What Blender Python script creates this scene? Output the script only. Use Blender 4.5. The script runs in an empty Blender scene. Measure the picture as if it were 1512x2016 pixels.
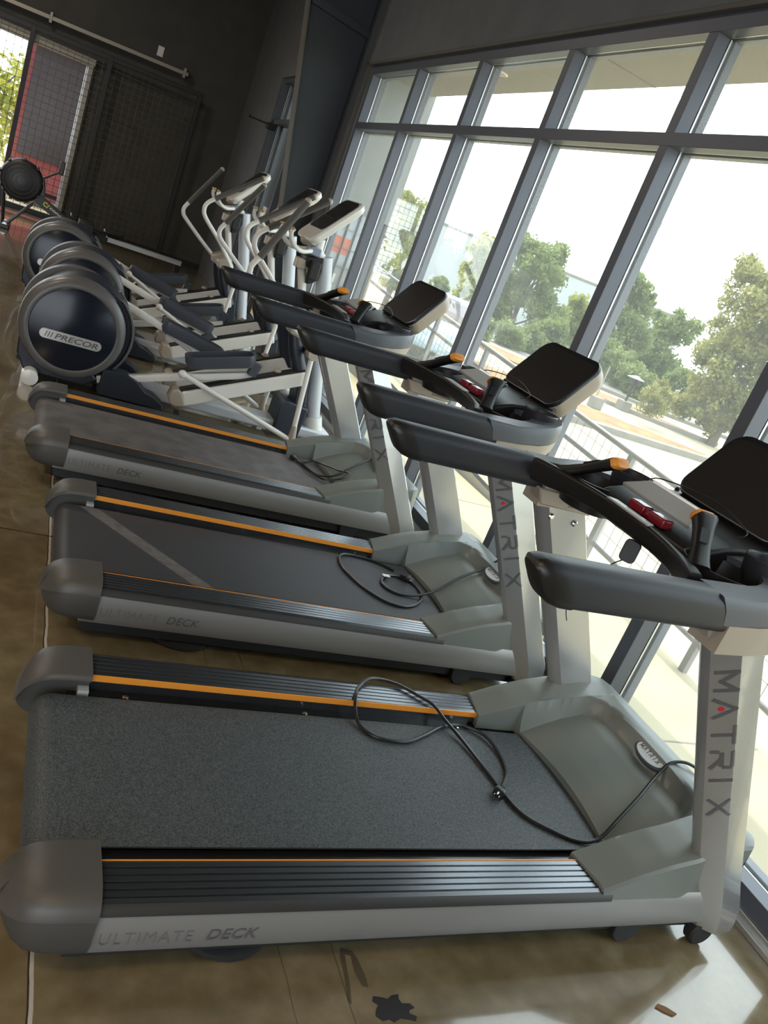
import bpy, bmesh, math, random
from mathutils import Vector, Matrix
S = bpy.context.scene
COL = S.collection
random.seed(7)

# ------------------------------------------------------------------ camera
cam_d = bpy.data.cameras.new('camera'); cam = bpy.data.objects.new('camera', cam_d); COL.objects.link(cam)
cam_d.sensor_fit = 'VERTICAL'; cam_d.sensor_height = 24.0; cam_d.lens = 1568.9 / 2016 * 24.0
cam_d.clip_start = 0.02; cam_d.clip_end = 400
cam.matrix_world = Matrix(((0.875010, -0.193181, -0.443890, 0.19108),
                           (-0.334083, 0.422624, -0.842483, -1.64546),
                           (0.350350, 0.885477, 0.305262, 1.61792), (0, 0, 0, 1)))
S.camera = cam
# ------------------------------------------------------------------ sky, sun, lamps, exposure
W = bpy.data.worlds.new('sky'); S.world = W; W.use_nodes = True
bgn = W.node_tree.nodes['Background']; bgn.inputs['Color'].default_value = (0.86, 0.93, 1.0, 1); bgn.inputs['Strength'].default_value = 4.6
def light(name, kind, loc, energy, color, size=1.0, size_y=None, rot=(0, 0, 0)):
    d = bpy.data.lights.new(name, kind); o = bpy.data.objects.new(name, d); COL.objects.link(o)
    o.location = loc; o.rotation_euler = rot; d.energy = energy; d.color = color
    if kind == 'AREA':
        d.size = size
        if size_y: d.shape = 'RECTANGLE'; d.size_y = size_y
    return o
sun = light('sun', 'SUN', (8, 10, 20), 5.2, (1.0, 0.86, 0.64))
sun.data.angle = 0.01
sun.rotation_euler = Vector((-0.06, -0.62, -0.78)).to_track_quat('-Z', 'Y').to_euler()
for i, (x, y, e) in enumerate(((-1.6, -2.4, 75), (-2.5, 3.5, 70), (-2.0, 8.5, 110), (-5.5, 1.0, 80), (-5.5, 7.0, 60))):
    light('ceiling_lamp_light', 'AREA', (x, y, 4.7), e, (1.0, 0.70, 0.40) if y < 2 else (1.0, 0.90, 0.76), 0.5)
S.view_settings.view_transform = 'Standard'; S.view_settings.look = 'None'
S.view_settings.exposure = 0.0; S.view_settings.gamma = 1.0
S.view_settings.use_curve_mapping = False
S.cycles.use_denoising = True
S.cycles.max_bounces = 10; S.cycles.transparent_max_bounces = 24
S.cycles.sample_clamp_indirect = 6.0
try: S.cycles.denoiser = 'OPENIMAGEDENOISE'
except Exception: pass

# ------------------------------------------------------------------ materials
def nodes(m):
    m.use_nodes = True
    return m.node_tree.nodes, m.node_tree.links, m.node_tree.nodes['Principled BSDF']
def mat(name, col, rough=0.5, metal=0.0, coat=0.0, var=0.0, vscale=20.0, bump=0.0, bscale=200.0, spec=0.5, rvar=0.0, col2=None):
    m = bpy.data.materials.new(name); N, L, b = nodes(m)
    b.inputs['Base Color'].default_value = (*col, 1); b.inputs['Roughness'].default_value = rough
    b.inputs['Metallic'].default_value = metal; b.inputs['Coat Weight'].default_value = coat
    b.inputs['Coat Roughness'].default_value = 0.06; b.inputs['Specular IOR Level'].default_value = spec
    tc = N.new('ShaderNodeTexCoord')
    if var > 0 or col2:
        n = N.new('ShaderNodeTexNoise'); n.inputs['Scale'].default_value = vscale; n.inputs['Detail'].default_value = 4
        L.new(tc.outputs['Object'], n.inputs['Vector'])
        r = N.new('ShaderNodeValToRGB'); r.color_ramp.elements[0].position = 0.35; r.color_ramp.elements[1].position = 0.65
        c2 = col2 or tuple(min(1, c * (1 + var)) for c in col); c1 = col if col2 else tuple(c * (1 - var) for c in col)
        r.color_ramp.elements[0].color = (*c1, 1); r.color_ramp.elements[1].color = (*c2, 1)
        L.new(n.outputs['Fac'], r.inputs['Fac']); L.new(r.outputs['Color'], b.inputs['Base Color'])
        if rvar:
            mr = N.new('ShaderNodeMapRange'); mr.inputs['To Min'].default_value = max(0, rough - rvar); mr.inputs['To Max'].default_value = rough + rvar
            L.new(n.outputs['Fac'], mr.inputs['Value']); L.new(mr.outputs['Result'], b.inputs['Roughness'])
    if bump > 0:
        n2 = N.new('ShaderNodeTexNoise'); n2.inputs['Scale'].default_value = bscale; n2.inputs['Detail'].default_value = 2
        L.new(tc.outputs['Object'], n2.inputs['Vector'])
        bp = N.new('ShaderNodeBump'); bp.inputs['Strength'].default_value = bump; bp.inputs['Distance'].default_value = 0.002
        L.new(n2.outputs['Fac'], bp.inputs['Height']); L.new(bp.outputs['Normal'], b.inputs['Normal'])
    return m
M = {}
M['black_wall'] = mat('black painted wall', (0.055, 0.052, 0.044), 0.75, var=0.12, vscale=3)
M['dark_wall'] = mat('charcoal painted wall', (0.115, 0.122, 0.130), 0.75, var=0.08, vscale=3)
M['ceiling'] = mat('dark ceiling', (0.03, 0.03, 0.033), 0.9)
M['steel_column'] = mat('dark painted steel', (0.035, 0.040, 0.048), 0.6)
M['flange'] = mat('grey primed flange', (0.09, 0.085, 0.075), 0.6)
M['bronze'] = mat('dark bronze anodised frame', (0.10, 0.108, 0.132), 0.42, 0.2)
M['alu'] = mat('bright aluminium', (0.70, 0.71, 0.71), 0.38, 0.9)
M['belt_new'] = mat('speckled rubber belt', (0.016, 0.019, 0.022), 0.55, col2=(0.085, 0.102, 0.112), vscale=300, bump=0.35, bscale=500)
M['belt_dark'] = mat('smooth dark belt', (0.030, 0.030, 0.036), 0.55, var=0.25, vscale=14, bump=0.1, bscale=500)
M['belt_dusty'] = mat('dusty worn belt', (0.085, 0.080, 0.080), 0.6, var=0.25, vscale=9, bump=0.1, bscale=500)
M['rail'] = mat('black ribbed aluminium', (0.17, 0.18, 0.195), 0.27, 0.92)
M['railside'] = mat('dark rail side', (0.028, 0.026, 0.024), 0.5, 0.1)
M['orange'] = mat('orange stripe', (0.72, 0.27, 0.03), 0.45)
M['panel'] = mat('silver grey panel', (0.27, 0.265, 0.258), 0.40, 0.4)
M['cap'] = mat('charcoal plastic cap', (0.070, 0.066, 0.060), 0.45, bump=0.1, bscale=900)
M['cap_body'] = mat('dark textured plastic', (0.050, 0.048, 0.043), 0.55, bump=0.25, bscale=700)
M['deck'] = mat('black gloss deck', (0.012, 0.013, 0.014), 0.18)
M['under'] = mat('black underframe', (0.015, 0.016, 0.018), 0.6)
M['cover'] = mat('sage grey plastic hood', (0.150, 0.164, 0.150), 0.36, bump=0.05, bscale=900)
M['mast'] = mat('silver painted upright', (0.40, 0.398, 0.39), 0.24, 0.6, coat=0.6)
M['letter'] = mat('grey printed letters', (0.11, 0.11, 0.115), 0.35, 0.2, coat=0.5)
M['letter_thin'] = mat('dark grey thin letters', (0.13, 0.13, 0.13), 0.45)
M['reddot'] = mat('red dot', (0.55, 0.02, 0.04), 0.4)
M['grip'] = mat('dark rubber armrest', (0.019, 0.021, 0.028), 0.45, bump=0.06, bscale=1200)
M['grip_end'] = mat('black rubber tip', (0.014, 0.014, 0.013), 0.4)
M['pod'] = mat('slate console shell', (0.070, 0.078, 0.096), 0.38, bump=0.04, bscale=1200)
M['pod_under'] = mat('warm silver underside', (0.36, 0.305, 0.245), 0.4, 0.1)
M['tray'] = mat('black console tray', (0.011, 0.011, 0.011), 0.42, spec=0.35)
M['screen'] = mat('black glass display', (0.022, 0.021, 0.020), 0.25)
M['bezel'] = mat('dark screen bezel', (0.014, 0.015, 0.02), 0.3)
M['keypad'] = mat('light grey keypad', (0.36, 0.38, 0.38), 0.3)
M['button'] = mat('grey key outline', (0.24, 0.25, 0.26), 0.4)
M['red'] = mat('red stop button', (0.20, 0.008, 0.018), 0.3, coat=0.3)
M['chrome'] = mat('chrome', (0.7, 0.7, 0.7), 0.15, 1.0)
M['cord'] = mat('black cord', (0.012, 0.013, 0.014), 0.32)
M['badge'] = mat('white badge', (0.66, 0.68, 0.68), 0.3)
M['paper'] = mat('white paper', (0.75, 0.72, 0.68), 0.7)
M['rubber'] = mat('black rubber', (0.014, 0.014, 0.014), 0.65)
M['drum'] = mat('graphite drum shell', (0.095, 0.090, 0.086), 0.38, bump=0.03, bscale=900)
M['drum_face'] = mat('navy drum face', (0.009, 0.012, 0.020), 0.2, spec=0.35)
M['navy'] = mat('navy plastic', (0.012, 0.016, 0.026), 0.45)
M['white_paint'] = mat('off white paint', (0.66, 0.64, 0.60), 0.35, coat=0.3)
M['silver_paint'] = mat('silver column paint', (0.50, 0.52, 0.55), 0.35, 0.1)
M['pedal'] = mat('slate pedal', (0.055, 0.060, 0.075), 0.4)
M['foam'] = mat('brown black foam grip', (0.055, 0.050, 0.046), 0.55)
M['brushed'] = mat('brushed steel plate', (0.52, 0.50, 0.47), 0.35, 0.7)
M['blue_grey'] = mat('blue grey collar', (0.20, 0.24, 0.32), 0.4)
M['gold'] = mat('brass contact', (0.38, 0.25, 0.08), 0.4, 0.7)
M['mesh_wire'] = mat('dark welded wire', (0.075, 0.066, 0.050), 0.5, 0.3)
M['strut'] = mat('zinc strut channel', (0.30, 0.27, 0.22), 0.45, 0.5)
M['gate'] = mat('black gate post', (0.012, 0.012, 0.012), 0.5)
M['yellow'] = mat('yellow print', (0.55, 0.55, 0.05), 0.5)
M['white_print'] = mat('white print', (0.6, 0.6, 0.58), 0.5)
M['concrete_out'] = mat('pale pavement', (0.46, 0.395, 0.25), 0.85, var=0.06, vscale=2)
M['road'] = mat('pale worn road', (0.40, 0.345, 0.225), 0.9, var=0.08, vscale=0.6)
M['asphalt'] = mat('grey asphalt', (0.20, 0.19, 0.18), 0.9, var=0.1, vscale=0.8)
M['mulch'] = mat('dry grass and mulch', (0.17, 0.085, 0.035), 0.95, col2=(0.26, 0.17, 0.07), vscale=2.5)
M['lawn'] = mat('green lawn', (0.10, 0.22, 0.03), 0.95, col2=(0.20, 0.28, 0.06), vscale=1.5)
M['kerb'] = mat('kerb concrete', (0.19, 0.175, 0.15), 0.9, var=0.1, vscale=3)
M['stucco'] = mat('tan stucco soffit', (0.27, 0.245, 0.205), 0.95, var=0.10, vscale=40, bump=0.5, bscale=90)
M['stucco_grey'] = mat('grey stucco wall', (0.28, 0.29, 0.28), 0.95, var=0.06, vscale=6)
M['tiltup'] = mat('grey tilt-up concrete', (0.40, 0.41, 0.42), 0.9, var=0.05, vscale=0.4)
M['railing'] = mat('grey painted railing', (0.22, 0.21, 0.21), 0.5, 0.2)
M['bark'] = mat('bark', (0.10, 0.075, 0.05), 0.9, var=0.3, vscale=8)
M['pinkred'] = mat('red painted wall', (0.50, 0.15, 0.17), 0.7, var=0.08, vscale=2)
M['dark_glass'] = mat('dark window glass', (0.080, 0.062, 0.066), 0.25)
M['car'] = mat('pale blue car paint', (0.42, 0.55, 0.72), 0.3, coat=0.6)
def leaf_mat(name, c1, c2, trans=0.35):
    m = mat(name, c1, 0.5, col2=c2, vscale=1.1)
    N, L, b = m.node_tree.nodes, m.node_tree.links, m.node_tree.nodes['Principled BSDF']
    t = N.new('ShaderNodeBsdfTranslucent'); t.inputs['Color'].default_value = (*[min(1, c * 1.6) for c in c2], 1)
    mx = N.new('ShaderNodeMixShader'); mx.inputs['Fac'].default_value = trans
    out = N['Material Output']
    L.new(b.outputs['BSDF'], mx.inputs[1]); L.new(t.outputs['BSDF'], mx.inputs[2]); L.new(mx.outputs['Shader'], out.inputs['Surface'])
    return m
M['leaf_olive'] = leaf_mat('olive leaves', (0.095, 0.105, 0.025), (0.26, 0.25, 0.075))
M['leaf_dark'] = leaf_mat('deep green leaves', (0.060, 0.095, 0.022), (0.17, 0.21, 0.060))
M['leaf_yellow'] = leaf_mat('yellow green leaves', (0.095, 0.13, 0.018), (0.26, 0.27, 0.055))
def glass_mat():
    m = bpy.data.materials.new('clear window glass'); m.use_nodes = True
    N, L = m.node_tree.nodes, m.node_tree.links
    for n in list(N):
        if n.type == 'BSDF_PRINCIPLED': N.remove(n)
    t = N.new('ShaderNodeBsdfTransparent'); t.inputs['Color'].default_value = (0.93, 0.965, 0.95, 1)
    g = N.new('ShaderNodeBsdfGlossy'); g.inputs['Roughness'].default_value = 0.01
    lw = N.new('ShaderNodeLayerWeight'); lw.inputs['Blend'].default_value = 0.5
    pw = N.new('ShaderNodeMath'); pw.operation = 'POWER'; pw.inputs[1].default_value = 5.0; L.new(lw.outputs['Facing'], pw.inputs[0])
    f = N.new('ShaderNodeMath'); f.operation = 'MULTIPLY_ADD'; f.inputs[1].default_value = 0.9; f.inputs[2].default_value = 0.035; L.new(pw.outputs[0], f.inputs[0])
    d = N.new('ShaderNodeBsdfTranslucent'); d.inputs['Color'].default_value = (0.9, 0.95, 0.95, 1)
    mx = N.new('ShaderNodeMixShader'); mx2 = N.new('ShaderNodeMixShader'); mx2.inputs['Fac'].default_value = 0.04
    L.new(f.outputs[0], mx.inputs['Fac']); L.new(t.outputs['BSDF'], mx.inputs[1]); L.new(g.outputs['BSDF'], mx.inputs[2])
    L.new(mx.outputs['Shader'], mx2.inputs[1]); L.new(d.outputs['BSDF'], mx2.inputs[2])
    L.new(mx2.outputs['Shader'], N['Material Output'].inputs['Surface'])
    return m
M['glass'] = glass_mat()
def floor_mat():
    m = mat('polished stained concrete', (0.17, 0.125, 0.065), 0.20, spec=0.7, coat=0.9)
    N, L, b = nodes(m); tc = N.new('ShaderNodeTexCoord')
    def noise(scale, detail, sy=1.0):
        n = N.new('ShaderNodeTexNoise'); n.inputs['Scale'].default_value = scale; n.inputs['Detail'].default_value = detail
        L.new(tc.outputs['Object'], n.inputs['Vector']); return n
    n1 = noise(1.1, 6); n2 = noise(11, 10); n3 = noise(60, 3)
    r = N.new('ShaderNodeValToRGB'); e = r.color_ramp.elements
    e[0].position = 0.3; e[0].color = (0.100, 0.077, 0.039, 1); e[1].position = 0.72; e[1].color = (0.255, 0.205, 0.122, 1)
    x = e.new(0.5); x.color = (0.165, 0.127, 0.067, 1)
    a = N.new('ShaderNodeMath'); a.operation = 'MULTIPLY_ADD'; a.inputs[1].default_value = 0.55
    L.new(n2.outputs['Fac'], a.inputs[0])
    a2 = N.new('ShaderNodeMath'); a2.operation = 'MULTIPLY'; a2.inputs[1].default_value = 0.5; L.new(n1.outputs['Fac'], a2.inputs[0])
    L.new(a2.outputs[0], a.inputs[2]); L.new(a.outputs[0], r.inputs['Fac'])
    sep = N.new('ShaderNodeSeparateXYZ')
    wob = N.new('ShaderNodeMixRGB'); wob.blend_type = 'LINEAR_LIGHT'; wob.inputs['Fac'].default_value = 0.005
    nw = noise(9, 3); L.new(tc.outputs['Object'], wob.inputs[1]); L.new(nw.outputs['Color'], wob.inputs[2]); L.new(wob.outputs[0], sep.inputs[0])
    def line(out, pos, w):
        s = N.new('ShaderNodeMath'); s.operation = 'SUBTRACT'; s.inputs[1].default_value = pos; L.new(out, s.inputs[0])
        ab = N.new('ShaderNodeMath'); ab.operation = 'ABSOLUTE'; L.new(s.outputs[0], ab.inputs[0])
        lt = N.new('ShaderNodeMath'); lt.operation = 'LESS_THAN'; lt.inputs[1].default_value = w; L.new(ab.outputs[0], lt.inputs[0]); return lt.outputs[0]
    cur = r.outputs['Color']
    for out, pos, w, c in (('X', 0.466, 0.0022, (0.05, 0.035, 0.025)), ('X', 0.472, 0.0042, (0.50, 0.47, 0.42)), ('Y', 1.63, 0.004, (0.05, 0.04, 0.03)), ('Y', 6.2, 0.004, (0.05, 0.04, 0.03)), ('X', -2.6, 0.005, (0.05, 0.04, 0.03)), ('X', 1.03, 0.0012, (0.10, 0.08, 0.05)), ('X', 1.17, 0.0013, (0.09, 0.07, 0.045))):
        mx = N.new('ShaderNodeMixRGB'); mx.inputs[2].default_value = (*c, 1)
        L.new(line(sep.outputs[out], pos, w), mx.inputs['Fac']); L.new(cur, mx.inputs[1]); cur = mx.outputs[0]
    L.new(cur, b.inputs['Base Color'])
    mr = N.new('ShaderNodeMapRange'); mr.inputs['To Min'].default_value = 0.09; mr.inputs['To Max'].default_value = 0.26
    L.new(n2.outputs['Fac'], mr.inputs['Value']); L.new(mr.outputs[0], b.inputs['Roughness'])
    bp = N.new('ShaderNodeBump'); bp.inputs['Strength'].default_value = 0.03
    return m
M['floor'] = floor_mat()

# ------------------------------------------------------------------ mesh helpers
def cr(pts, k=6, closed=False):
    P = [Vector(p) for p in pts]; n = len(P); out = []
    rng = range(n if closed else n - 1)
    for i in rng:
        if closed: p0, p1, p2, p3 = P[i - 1], P[i], P[(i + 1) % n], P[(i + 2) % n]
        else: p0, p1, p2, p3 = P[max(i - 1, 0)], P[i], P[i + 1], P[min(i + 2, n - 1)]
        for j in range(k):
            t = j / k
            out.append(0.5 * ((2 * p1) + (p2 - p0) * t + (2 * p0 - 5 * p1 + 4 * p2 - p3) * t * t + (3 * p1 - p0 - 3 * p2 + p3) * t ** 3))
    if not closed: out.append(P[-1])
    return out
def rrect(w, h, r, n=4):
    o = []
    for cx, cy, a0 in ((w / 2 - r, h / 2 - r, 0), (-w / 2 + r, h / 2 - r, 90), (-w / 2 + r, -h / 2 + r, 180), (w / 2 - r, -h / 2 + r, 270)):
        for i in range(n + 1):
            a = math.radians(a0 + 90 * i / n); o.append((cx + r * math.cos(a), cy + r * math.sin(a)))
    return o
class B:
    def __init__(s): s.bm = bmesh.new()
    def box(s, x0, x1, y0, y1, z0, z1):
        v = [s.bm.verts.new((x, y, z)) for x in (x0, x1) for y in (y0, y1) for z in (z0, z1)]
        for f in ((0, 1, 3, 2), (4, 6, 7, 5), (0, 4, 5, 1), (2, 3, 7, 6), (0, 2, 6, 4), (1, 5, 7, 3)): s.bm.faces.new([v[i] for i in f])
        return s
    def loft(s, rings, cap=True):
        R = [[s.bm.verts.new(p) for p in r] for r in rings]; n = len(R[0])
        for a, b in zip(R[:-1], R[1:]):
            for i in range(n): s.bm.faces.new((a[i], a[(i + 1) % n], b[(i + 1) % n], b[i]))
        if cap: s.bm.faces.new(R[0][::-1]); s.bm.faces.new(R[-1])
        return s
    def prism(s, pts, axis, a0, a1):
        f = {'y': lambda p, a: (p[0], a, p[1]), 'z': lambda p, a: (p[0], p[1], a), 'x': lambda p, a: (a, p[0], p[1])}[axis]
        return s.loft([[f(p, a) for p in pts] for a in (a0, a1)])
    def tube(s, path, r, n=10, k=6, smooth=True, cap=True, flat=1.0):
        P = cr(path, k) if smooth and len(path) > 2 else [Vector(p) for p in path]
        m = len(P); rad = r if callable(r) else (lambda t: r)
        t0 = (P[1] - P[0]).normalized(); u = t0.orthogonal().normalized()
        if abs(t0.z) < 0.9: u = (Vector((0, 0, 1)) - t0 * t0.z).normalized()
        rings = []; prev = t0
        for i in range(m):
            t = (P[min(i + 1, m - 1)] - P[max(i - 1, 0)]).normalized()
            q = prev.rotation_difference(t); u = (q @ u); u = (u - t * u.dot(t)).normalized(); prev = t
            w = t.cross(u); rr = rad(i / (m - 1))
            rings.append([P[i] + (u * math.cos(2 * math.pi * j / n) + w * math.sin(2 * math.pi * j / n) * flat) * rr for j in range(n)])
        return s.loft(rings, cap)
    def lathe(s, prof, c, axis='z', n=32, a0=0.0, a1=360.0):
        c = Vector(c); full = abs(a1 - a0 - 360) < 1e-6; m = n if full else n + 1; R = []
        for i in range(m):
            a = math.radians(a0 + (a1 - a0) * i / n); ca, sa = math.cos(a), math.sin(a)
            R.append([s.bm.verts.new(c + Vector({'z': (r * ca, r * sa, h), 'y': (r * ca, h, r * sa), 'x': (h, r * ca, r * sa)}[axis])) for r, h in prof])
        for i in range(m if full else m - 1):
            A, Bq = R[i], R[(i + 1) % m]
            for j in range(len(prof) - 1):
                vs = [A[j], Bq[j], Bq[j + 1], A[j + 1]]
                s.bm.faces.new(vs)
        return s
    def ell(s, c, rx, ry, rz, seg=16, ring=10):
        m = Matrix.Translation(c) @ Matrix.Diagonal((rx, ry, rz, 1))
        bmesh.ops.create_uvsphere(s.bm, u_segments=seg, v_segments=ring, radius=1, matrix=m); return s
    def grid(s, G, flip=False):
        V = [[s.bm.verts.new(p) for p in row] for row in G]
        for a, b in zip(V[:-1], V[1:]):
            for i in range(len(a) - 1):
                f = (a[i], a[i + 1], b[i + 1], b[i]); s.bm.faces.new(f[::-1] if flip else f)
        return s
    def xf(s, m): s.bm.transform(m); return s
    def done(s, name, m, parent=None, bevel=0.0, seg=2, angle=35, label=None, kind=None, weld=True):
        if weld: bmesh.ops.remove_doubles(s.bm, verts=s.bm.verts, dist=1e-5)
        bmesh.ops.recalc_face_normals(s.bm, faces=s.bm.faces)
        me = bpy.data.meshes.new(name); s.bm.to_mesh(me); s.bm.free()
        for p in me.polygons: p.use_smooth = True
        me.set_sharp_from_angle(angle=math.radians(angle))
        o = bpy.data.objects.new(name, me); COL.objects.link(o); me.materials.append(M[m] if isinstance(m, str) else m)
        if parent is not None: o.parent = parent
        if bevel > 0:
            md = o.modifiers.new('bevel', 'BEVEL'); md.width = bevel; md.segments = seg; md.limit_method = 'ANGLE'; md.angle_limit = math.radians(40)
        if label: o['label'] = label
        if kind: o['kind'] = kind
        return o
def thing(name, label, cat, loc=(0, 0, 0), rz=0.0, group=None):
    o = bpy.data.objects.new(name, None); COL.objects.link(o); o.empty_display_size = 0.1
    o.location = loc; o.rotation_euler = (0, 0, rz); o['label'] = label; o['category'] = cat
    if group: o['group'] = group
    return o
def tag(o, label, cat, group=None, kind=None):
    o['label'] = label; o['category'] = cat
    if group: o['group'] = group
    if kind: o['kind'] = kind
    return o
def structure(o): o['kind'] = 'structure'; return o
def empty_structure(name, loc=(0, 0, 0)):
    o = bpy.data.objects.new(name, None); COL.objects.link(o); o.location = loc; o['kind'] = 'structure'; return o
def dup(o, parent=None):
    c = o.copy(); COL.objects.link(c)
    if parent is not None: c.parent = parent
    for ch in [x for x in o.children]: dup(ch, c)
    return c
def child(o, name): return [c for c in o.children if c.name.split('.')[0] == name]
def font_geo(body, size, shear=0.0, weight=0.0, spacing=1.0, depth=0.0006):
    cu = bpy.data.curves.new('t', 'FONT'); cu.body = body; cu.size = size; cu.shear = shear; cu.offset = weight; cu.space_character = spacing; cu.extrude = depth
    ob = bpy.data.objects.new('t', cu); COL.objects.link(ob); bpy.context.view_layer.update()
    me = bpy.data.meshes.new_from_object(ob.evaluated_get(bpy.context.evaluated_depsgraph_get()))
    bpy.data.objects.remove(ob); bpy.data.curves.remove(cu); return me
def font_bm(body, width, height, M4, shear=0.0, weight=0.0, spacing=1.0, depth=0.0006):
    me = font_geo(body, 1.0, shear, weight, spacing, depth / max(height, 1e-6))
    xs = [v.co.x for v in me.vertices]; ys = [v.co.y for v in me.vertices]
    sx = width / (max(xs) - min(xs)); sy = height / (max(ys) - min(ys))
    b = B(); b.bm.from_mesh(me); bpy.data.meshes.remove(me)
    b.xf(Matrix.Diagonal((sx, sy, 1, 1)) @ Matrix.Translation((-min(xs), -min(ys), 0)))
    for v in b.bm.verts: v.co.z = depth if v.co.z > 0 else 0
    return b.xf(M4)
def frame(o, ex, ey):
    ex = Vector(ex).normalized(); ey = Vector(ey); ey = (ey - ex * ey.dot(ex)).normalized(); ez = ex.cross(ey)
    return Matrix(((ex.x, ey.x, ez.x, o[0]), (ex.y, ey.y, ez.y, o[1]), (ex.z, ey.z, ez.z, o[2]), (0, 0, 0, 1)))
GLY = {'M': ((0, 0, 0, 1), (0, 1, .5, .25), (.5, .25, 1, 1), (1, 1, 1, 0)), 'A': ((0, 0, .5, 1), (.5, 1, 1, 0)), 'T': ((0, 1, 1, 1), (.5, 1, .5, 0)),
       'R': ((0, 1, .85, 1), (.95, .9, .95, .6), (.85, .48, .1, .48), (0, 0, 0, .3), (.5, .42, 1, 0)), 'I': ((.5, 0, .5, 1),), 'X': ((0, 0, 1, 1), (0, 1, 1, 0))}
def strokes(b, ch, x, w, h, t, M4, depth=0.0012):
    for x0, y0, x1, y1 in GLY[ch]:
        p = Vector((x + x0 * w, y0 * h, 0)); q = Vector((x + x1 * w, y1 * h, 0)); d = (q - p).normalized(); n = Vector((-d.y, d.x, 0)) * t / 2
        p = p - d * t * .3; q = q + d * t * .3
        b.loft([[M4 @ (c + Vector((0, 0, z))) for c in (p - n, q - n, q + n, p + n)] for z in (0, depth)])

# ================================================================== THE SETTING
XW = 2.66            # interior face of the window wall
structure(B().box(-7, 2.80, -4.6, 12.75, -0.12, 0.0).done('floor', 'floor'))
structure(B().box(-7.2, 3.0, -4.8, 12.95, 5.2, 5.35).done('ceiling', 'ceiling'))
wl = B().box(-7.2, -7.0, -4.8, 12.95, 0, 5.2); structure(wl.done('wall_left', 'dark_wall'))
wf = B().box(-7, -5.6, -4.8, -4.6, 0, 5.2).box(-5.6, 0.2, -4.8, -4.6, 3.0, 5.2).box(0.2, 2.66, -4.8, -4.6, 0, 5.2)  # wide gap left behind the camera, shaped to let in fill light
structure(wf.done('wall_front', 'dark_wall'))
# window wall: header above the big window, jamb piers
Y0, Y1 = -1.83, 6.78          # big window opening
w = B().box(XW, 2.86, Y0, Y1, 3.045, 5.2).box(XW, 2.86, -4.8, Y0, 0, 5.2).box(XW, 2.86, Y1, 7.75, 0, 5.2)
w.box(XW, 2.86, 7.75, 10.44, 3.06, 5.2).box(XW, 2.86, 10.44, 12.95, 0, 5.2)
structure(w.done('wall_right', 'dark_wall'))
# back wall with the roll-up door opening
w = B().box(-7, -2.9, 12.65, 12.85, 0, 5.2).box(-2.9, 0.37, 12.65, 12.85, 2.46, 5.2).box(0.37, 2.66, 12.65, 12.85, 0, 5.2)
structure(w.done('wall_back', 'black_wall'))
structure(B().box(-7, 2.66, 12.63, 12.65, 0, 0.0).bm and B().box(0.45, 2.655, 12.632, 12.65, 0.0, 0.10).done('baseboard_back', 'gate'))
# roll-up door surround
d1 = empty_structure('door_1', (-1.2, 12.6, 0))
d1c = lambda b: b.xf(Matrix.Translation((1.2, -12.6, 0)))
d1c(B().box(0.335, 0.40, 12.56, 12.66, 0, 2.44)).done('guide_rail', 'strut', d1, 0.004)
d1c(B().box(0.30, 0.335, 12.60, 12.66, 0, 2.40)).done('guide_lip', 'alu', d1, 0.003)
d1c(B().box(-2.9, 0.42, 12.54, 12.66, 2.36, 2.45).box(-2.9, 0.40, 12.57, 12.66, 2.33, 2.36)).done('door_header', 'strut', d1, 0.004)
d1c(B().box(-2.9, 0.40, 12.60, 12.82, -0.01, 0.03)).done('threshold', 'gate', d1, 0.004)

# ---- storefront window 1
MULL = [6.65, 5.445, 4.24, 3.03, 1.825, 0.62, -0.585, -1.79]
win1 = empty_structure('window_1', (2.72, 1.3, 0))
w1 = lambda b: b.xf(Matrix.Translation((-2.72, -1.3, 0)))
def mullion(b, g, y0, y1, z0, z1, hz=False):
    if hz:
        b.box(2.69, 2.765, y0, y1, z0, z1); b.box(2.765, 2.80, y0, y1, z0 + .012, z1 - .012); b.box(2.80, 2.845, y0, y1, z0, z1)
        g.box(2.772, 2.778, y0, y1, z0 + .004, z1 - .004)
    else:
        b.box(2.69, 2.765, y0, y1, z0, z1); b.box(2.765, 2.80, y0 + .010, y1 - .010, z0, z1); b.box(2.80, 2.845, y0, y1, z0, z1)
        g.box(2.772, 2.781, y0 + .001, y1 - .001, z0, z1)
for i, y in enumerate(MULL):
    b = B(); g = B(); mullion(b, g, y - .033, y + .033, 0.11, 2.97)
    o = w1(b).done('mullion', 'bronze', win1, 0.002); w1(g).done('gasket', 'alu', o)
b = B(); g = B(); mullion(b, g, MULL[-1] - .03, MULL[0] + .03, 2.97, 3.045, True); b.xf(Matrix.Translation((-.0015, 0, 0))); o = w1(b).done('head_rail', 'bronze', win1, 0.002); w1(g).done('gasket', 'alu', o)
b = B(); g = B(); mullion(b, g, MULL[-1] - .03, MULL[0] + .03, 2.465, 2.527, True); b.xf(Matrix.Translation((-.0015, 0, 0))); o = w1(b).done('transom_rail', 'bronze', win1, 0.002); w1(g).done('gasket', 'alu', o)
b = B(); g = B(); mullion(b, g, MULL[-1] - .03, MULL[0] + .03, 0.045, 0.112, True); b.xf(Matrix.Translation((-.0015, 0, 0))); o = w1(b).done('sill_rail', 'bronze', win1, 0.002); w1(g).done('gasket', 'alu', o)
w1(B().box(2.655, 2.70, Y0, Y1, 0.0, 0.022).box(2.672, 2.86, Y0, Y1, 0.0, 0.046)).done('sill_plate', 'alu', win1, 0.003)
for a, c in zip(MULL[1:], MULL[:-1]):
    w1(B().box(2.786, 2.792, a + .02, c - .02, 2.52, 2.975)).done('glass_pane', 'glass', win1)
    w1(B().box(2.786, 2.792, a + .02, c - .02, 0.105, 2.47)).done('glass_pane', 'glass', win1)
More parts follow.
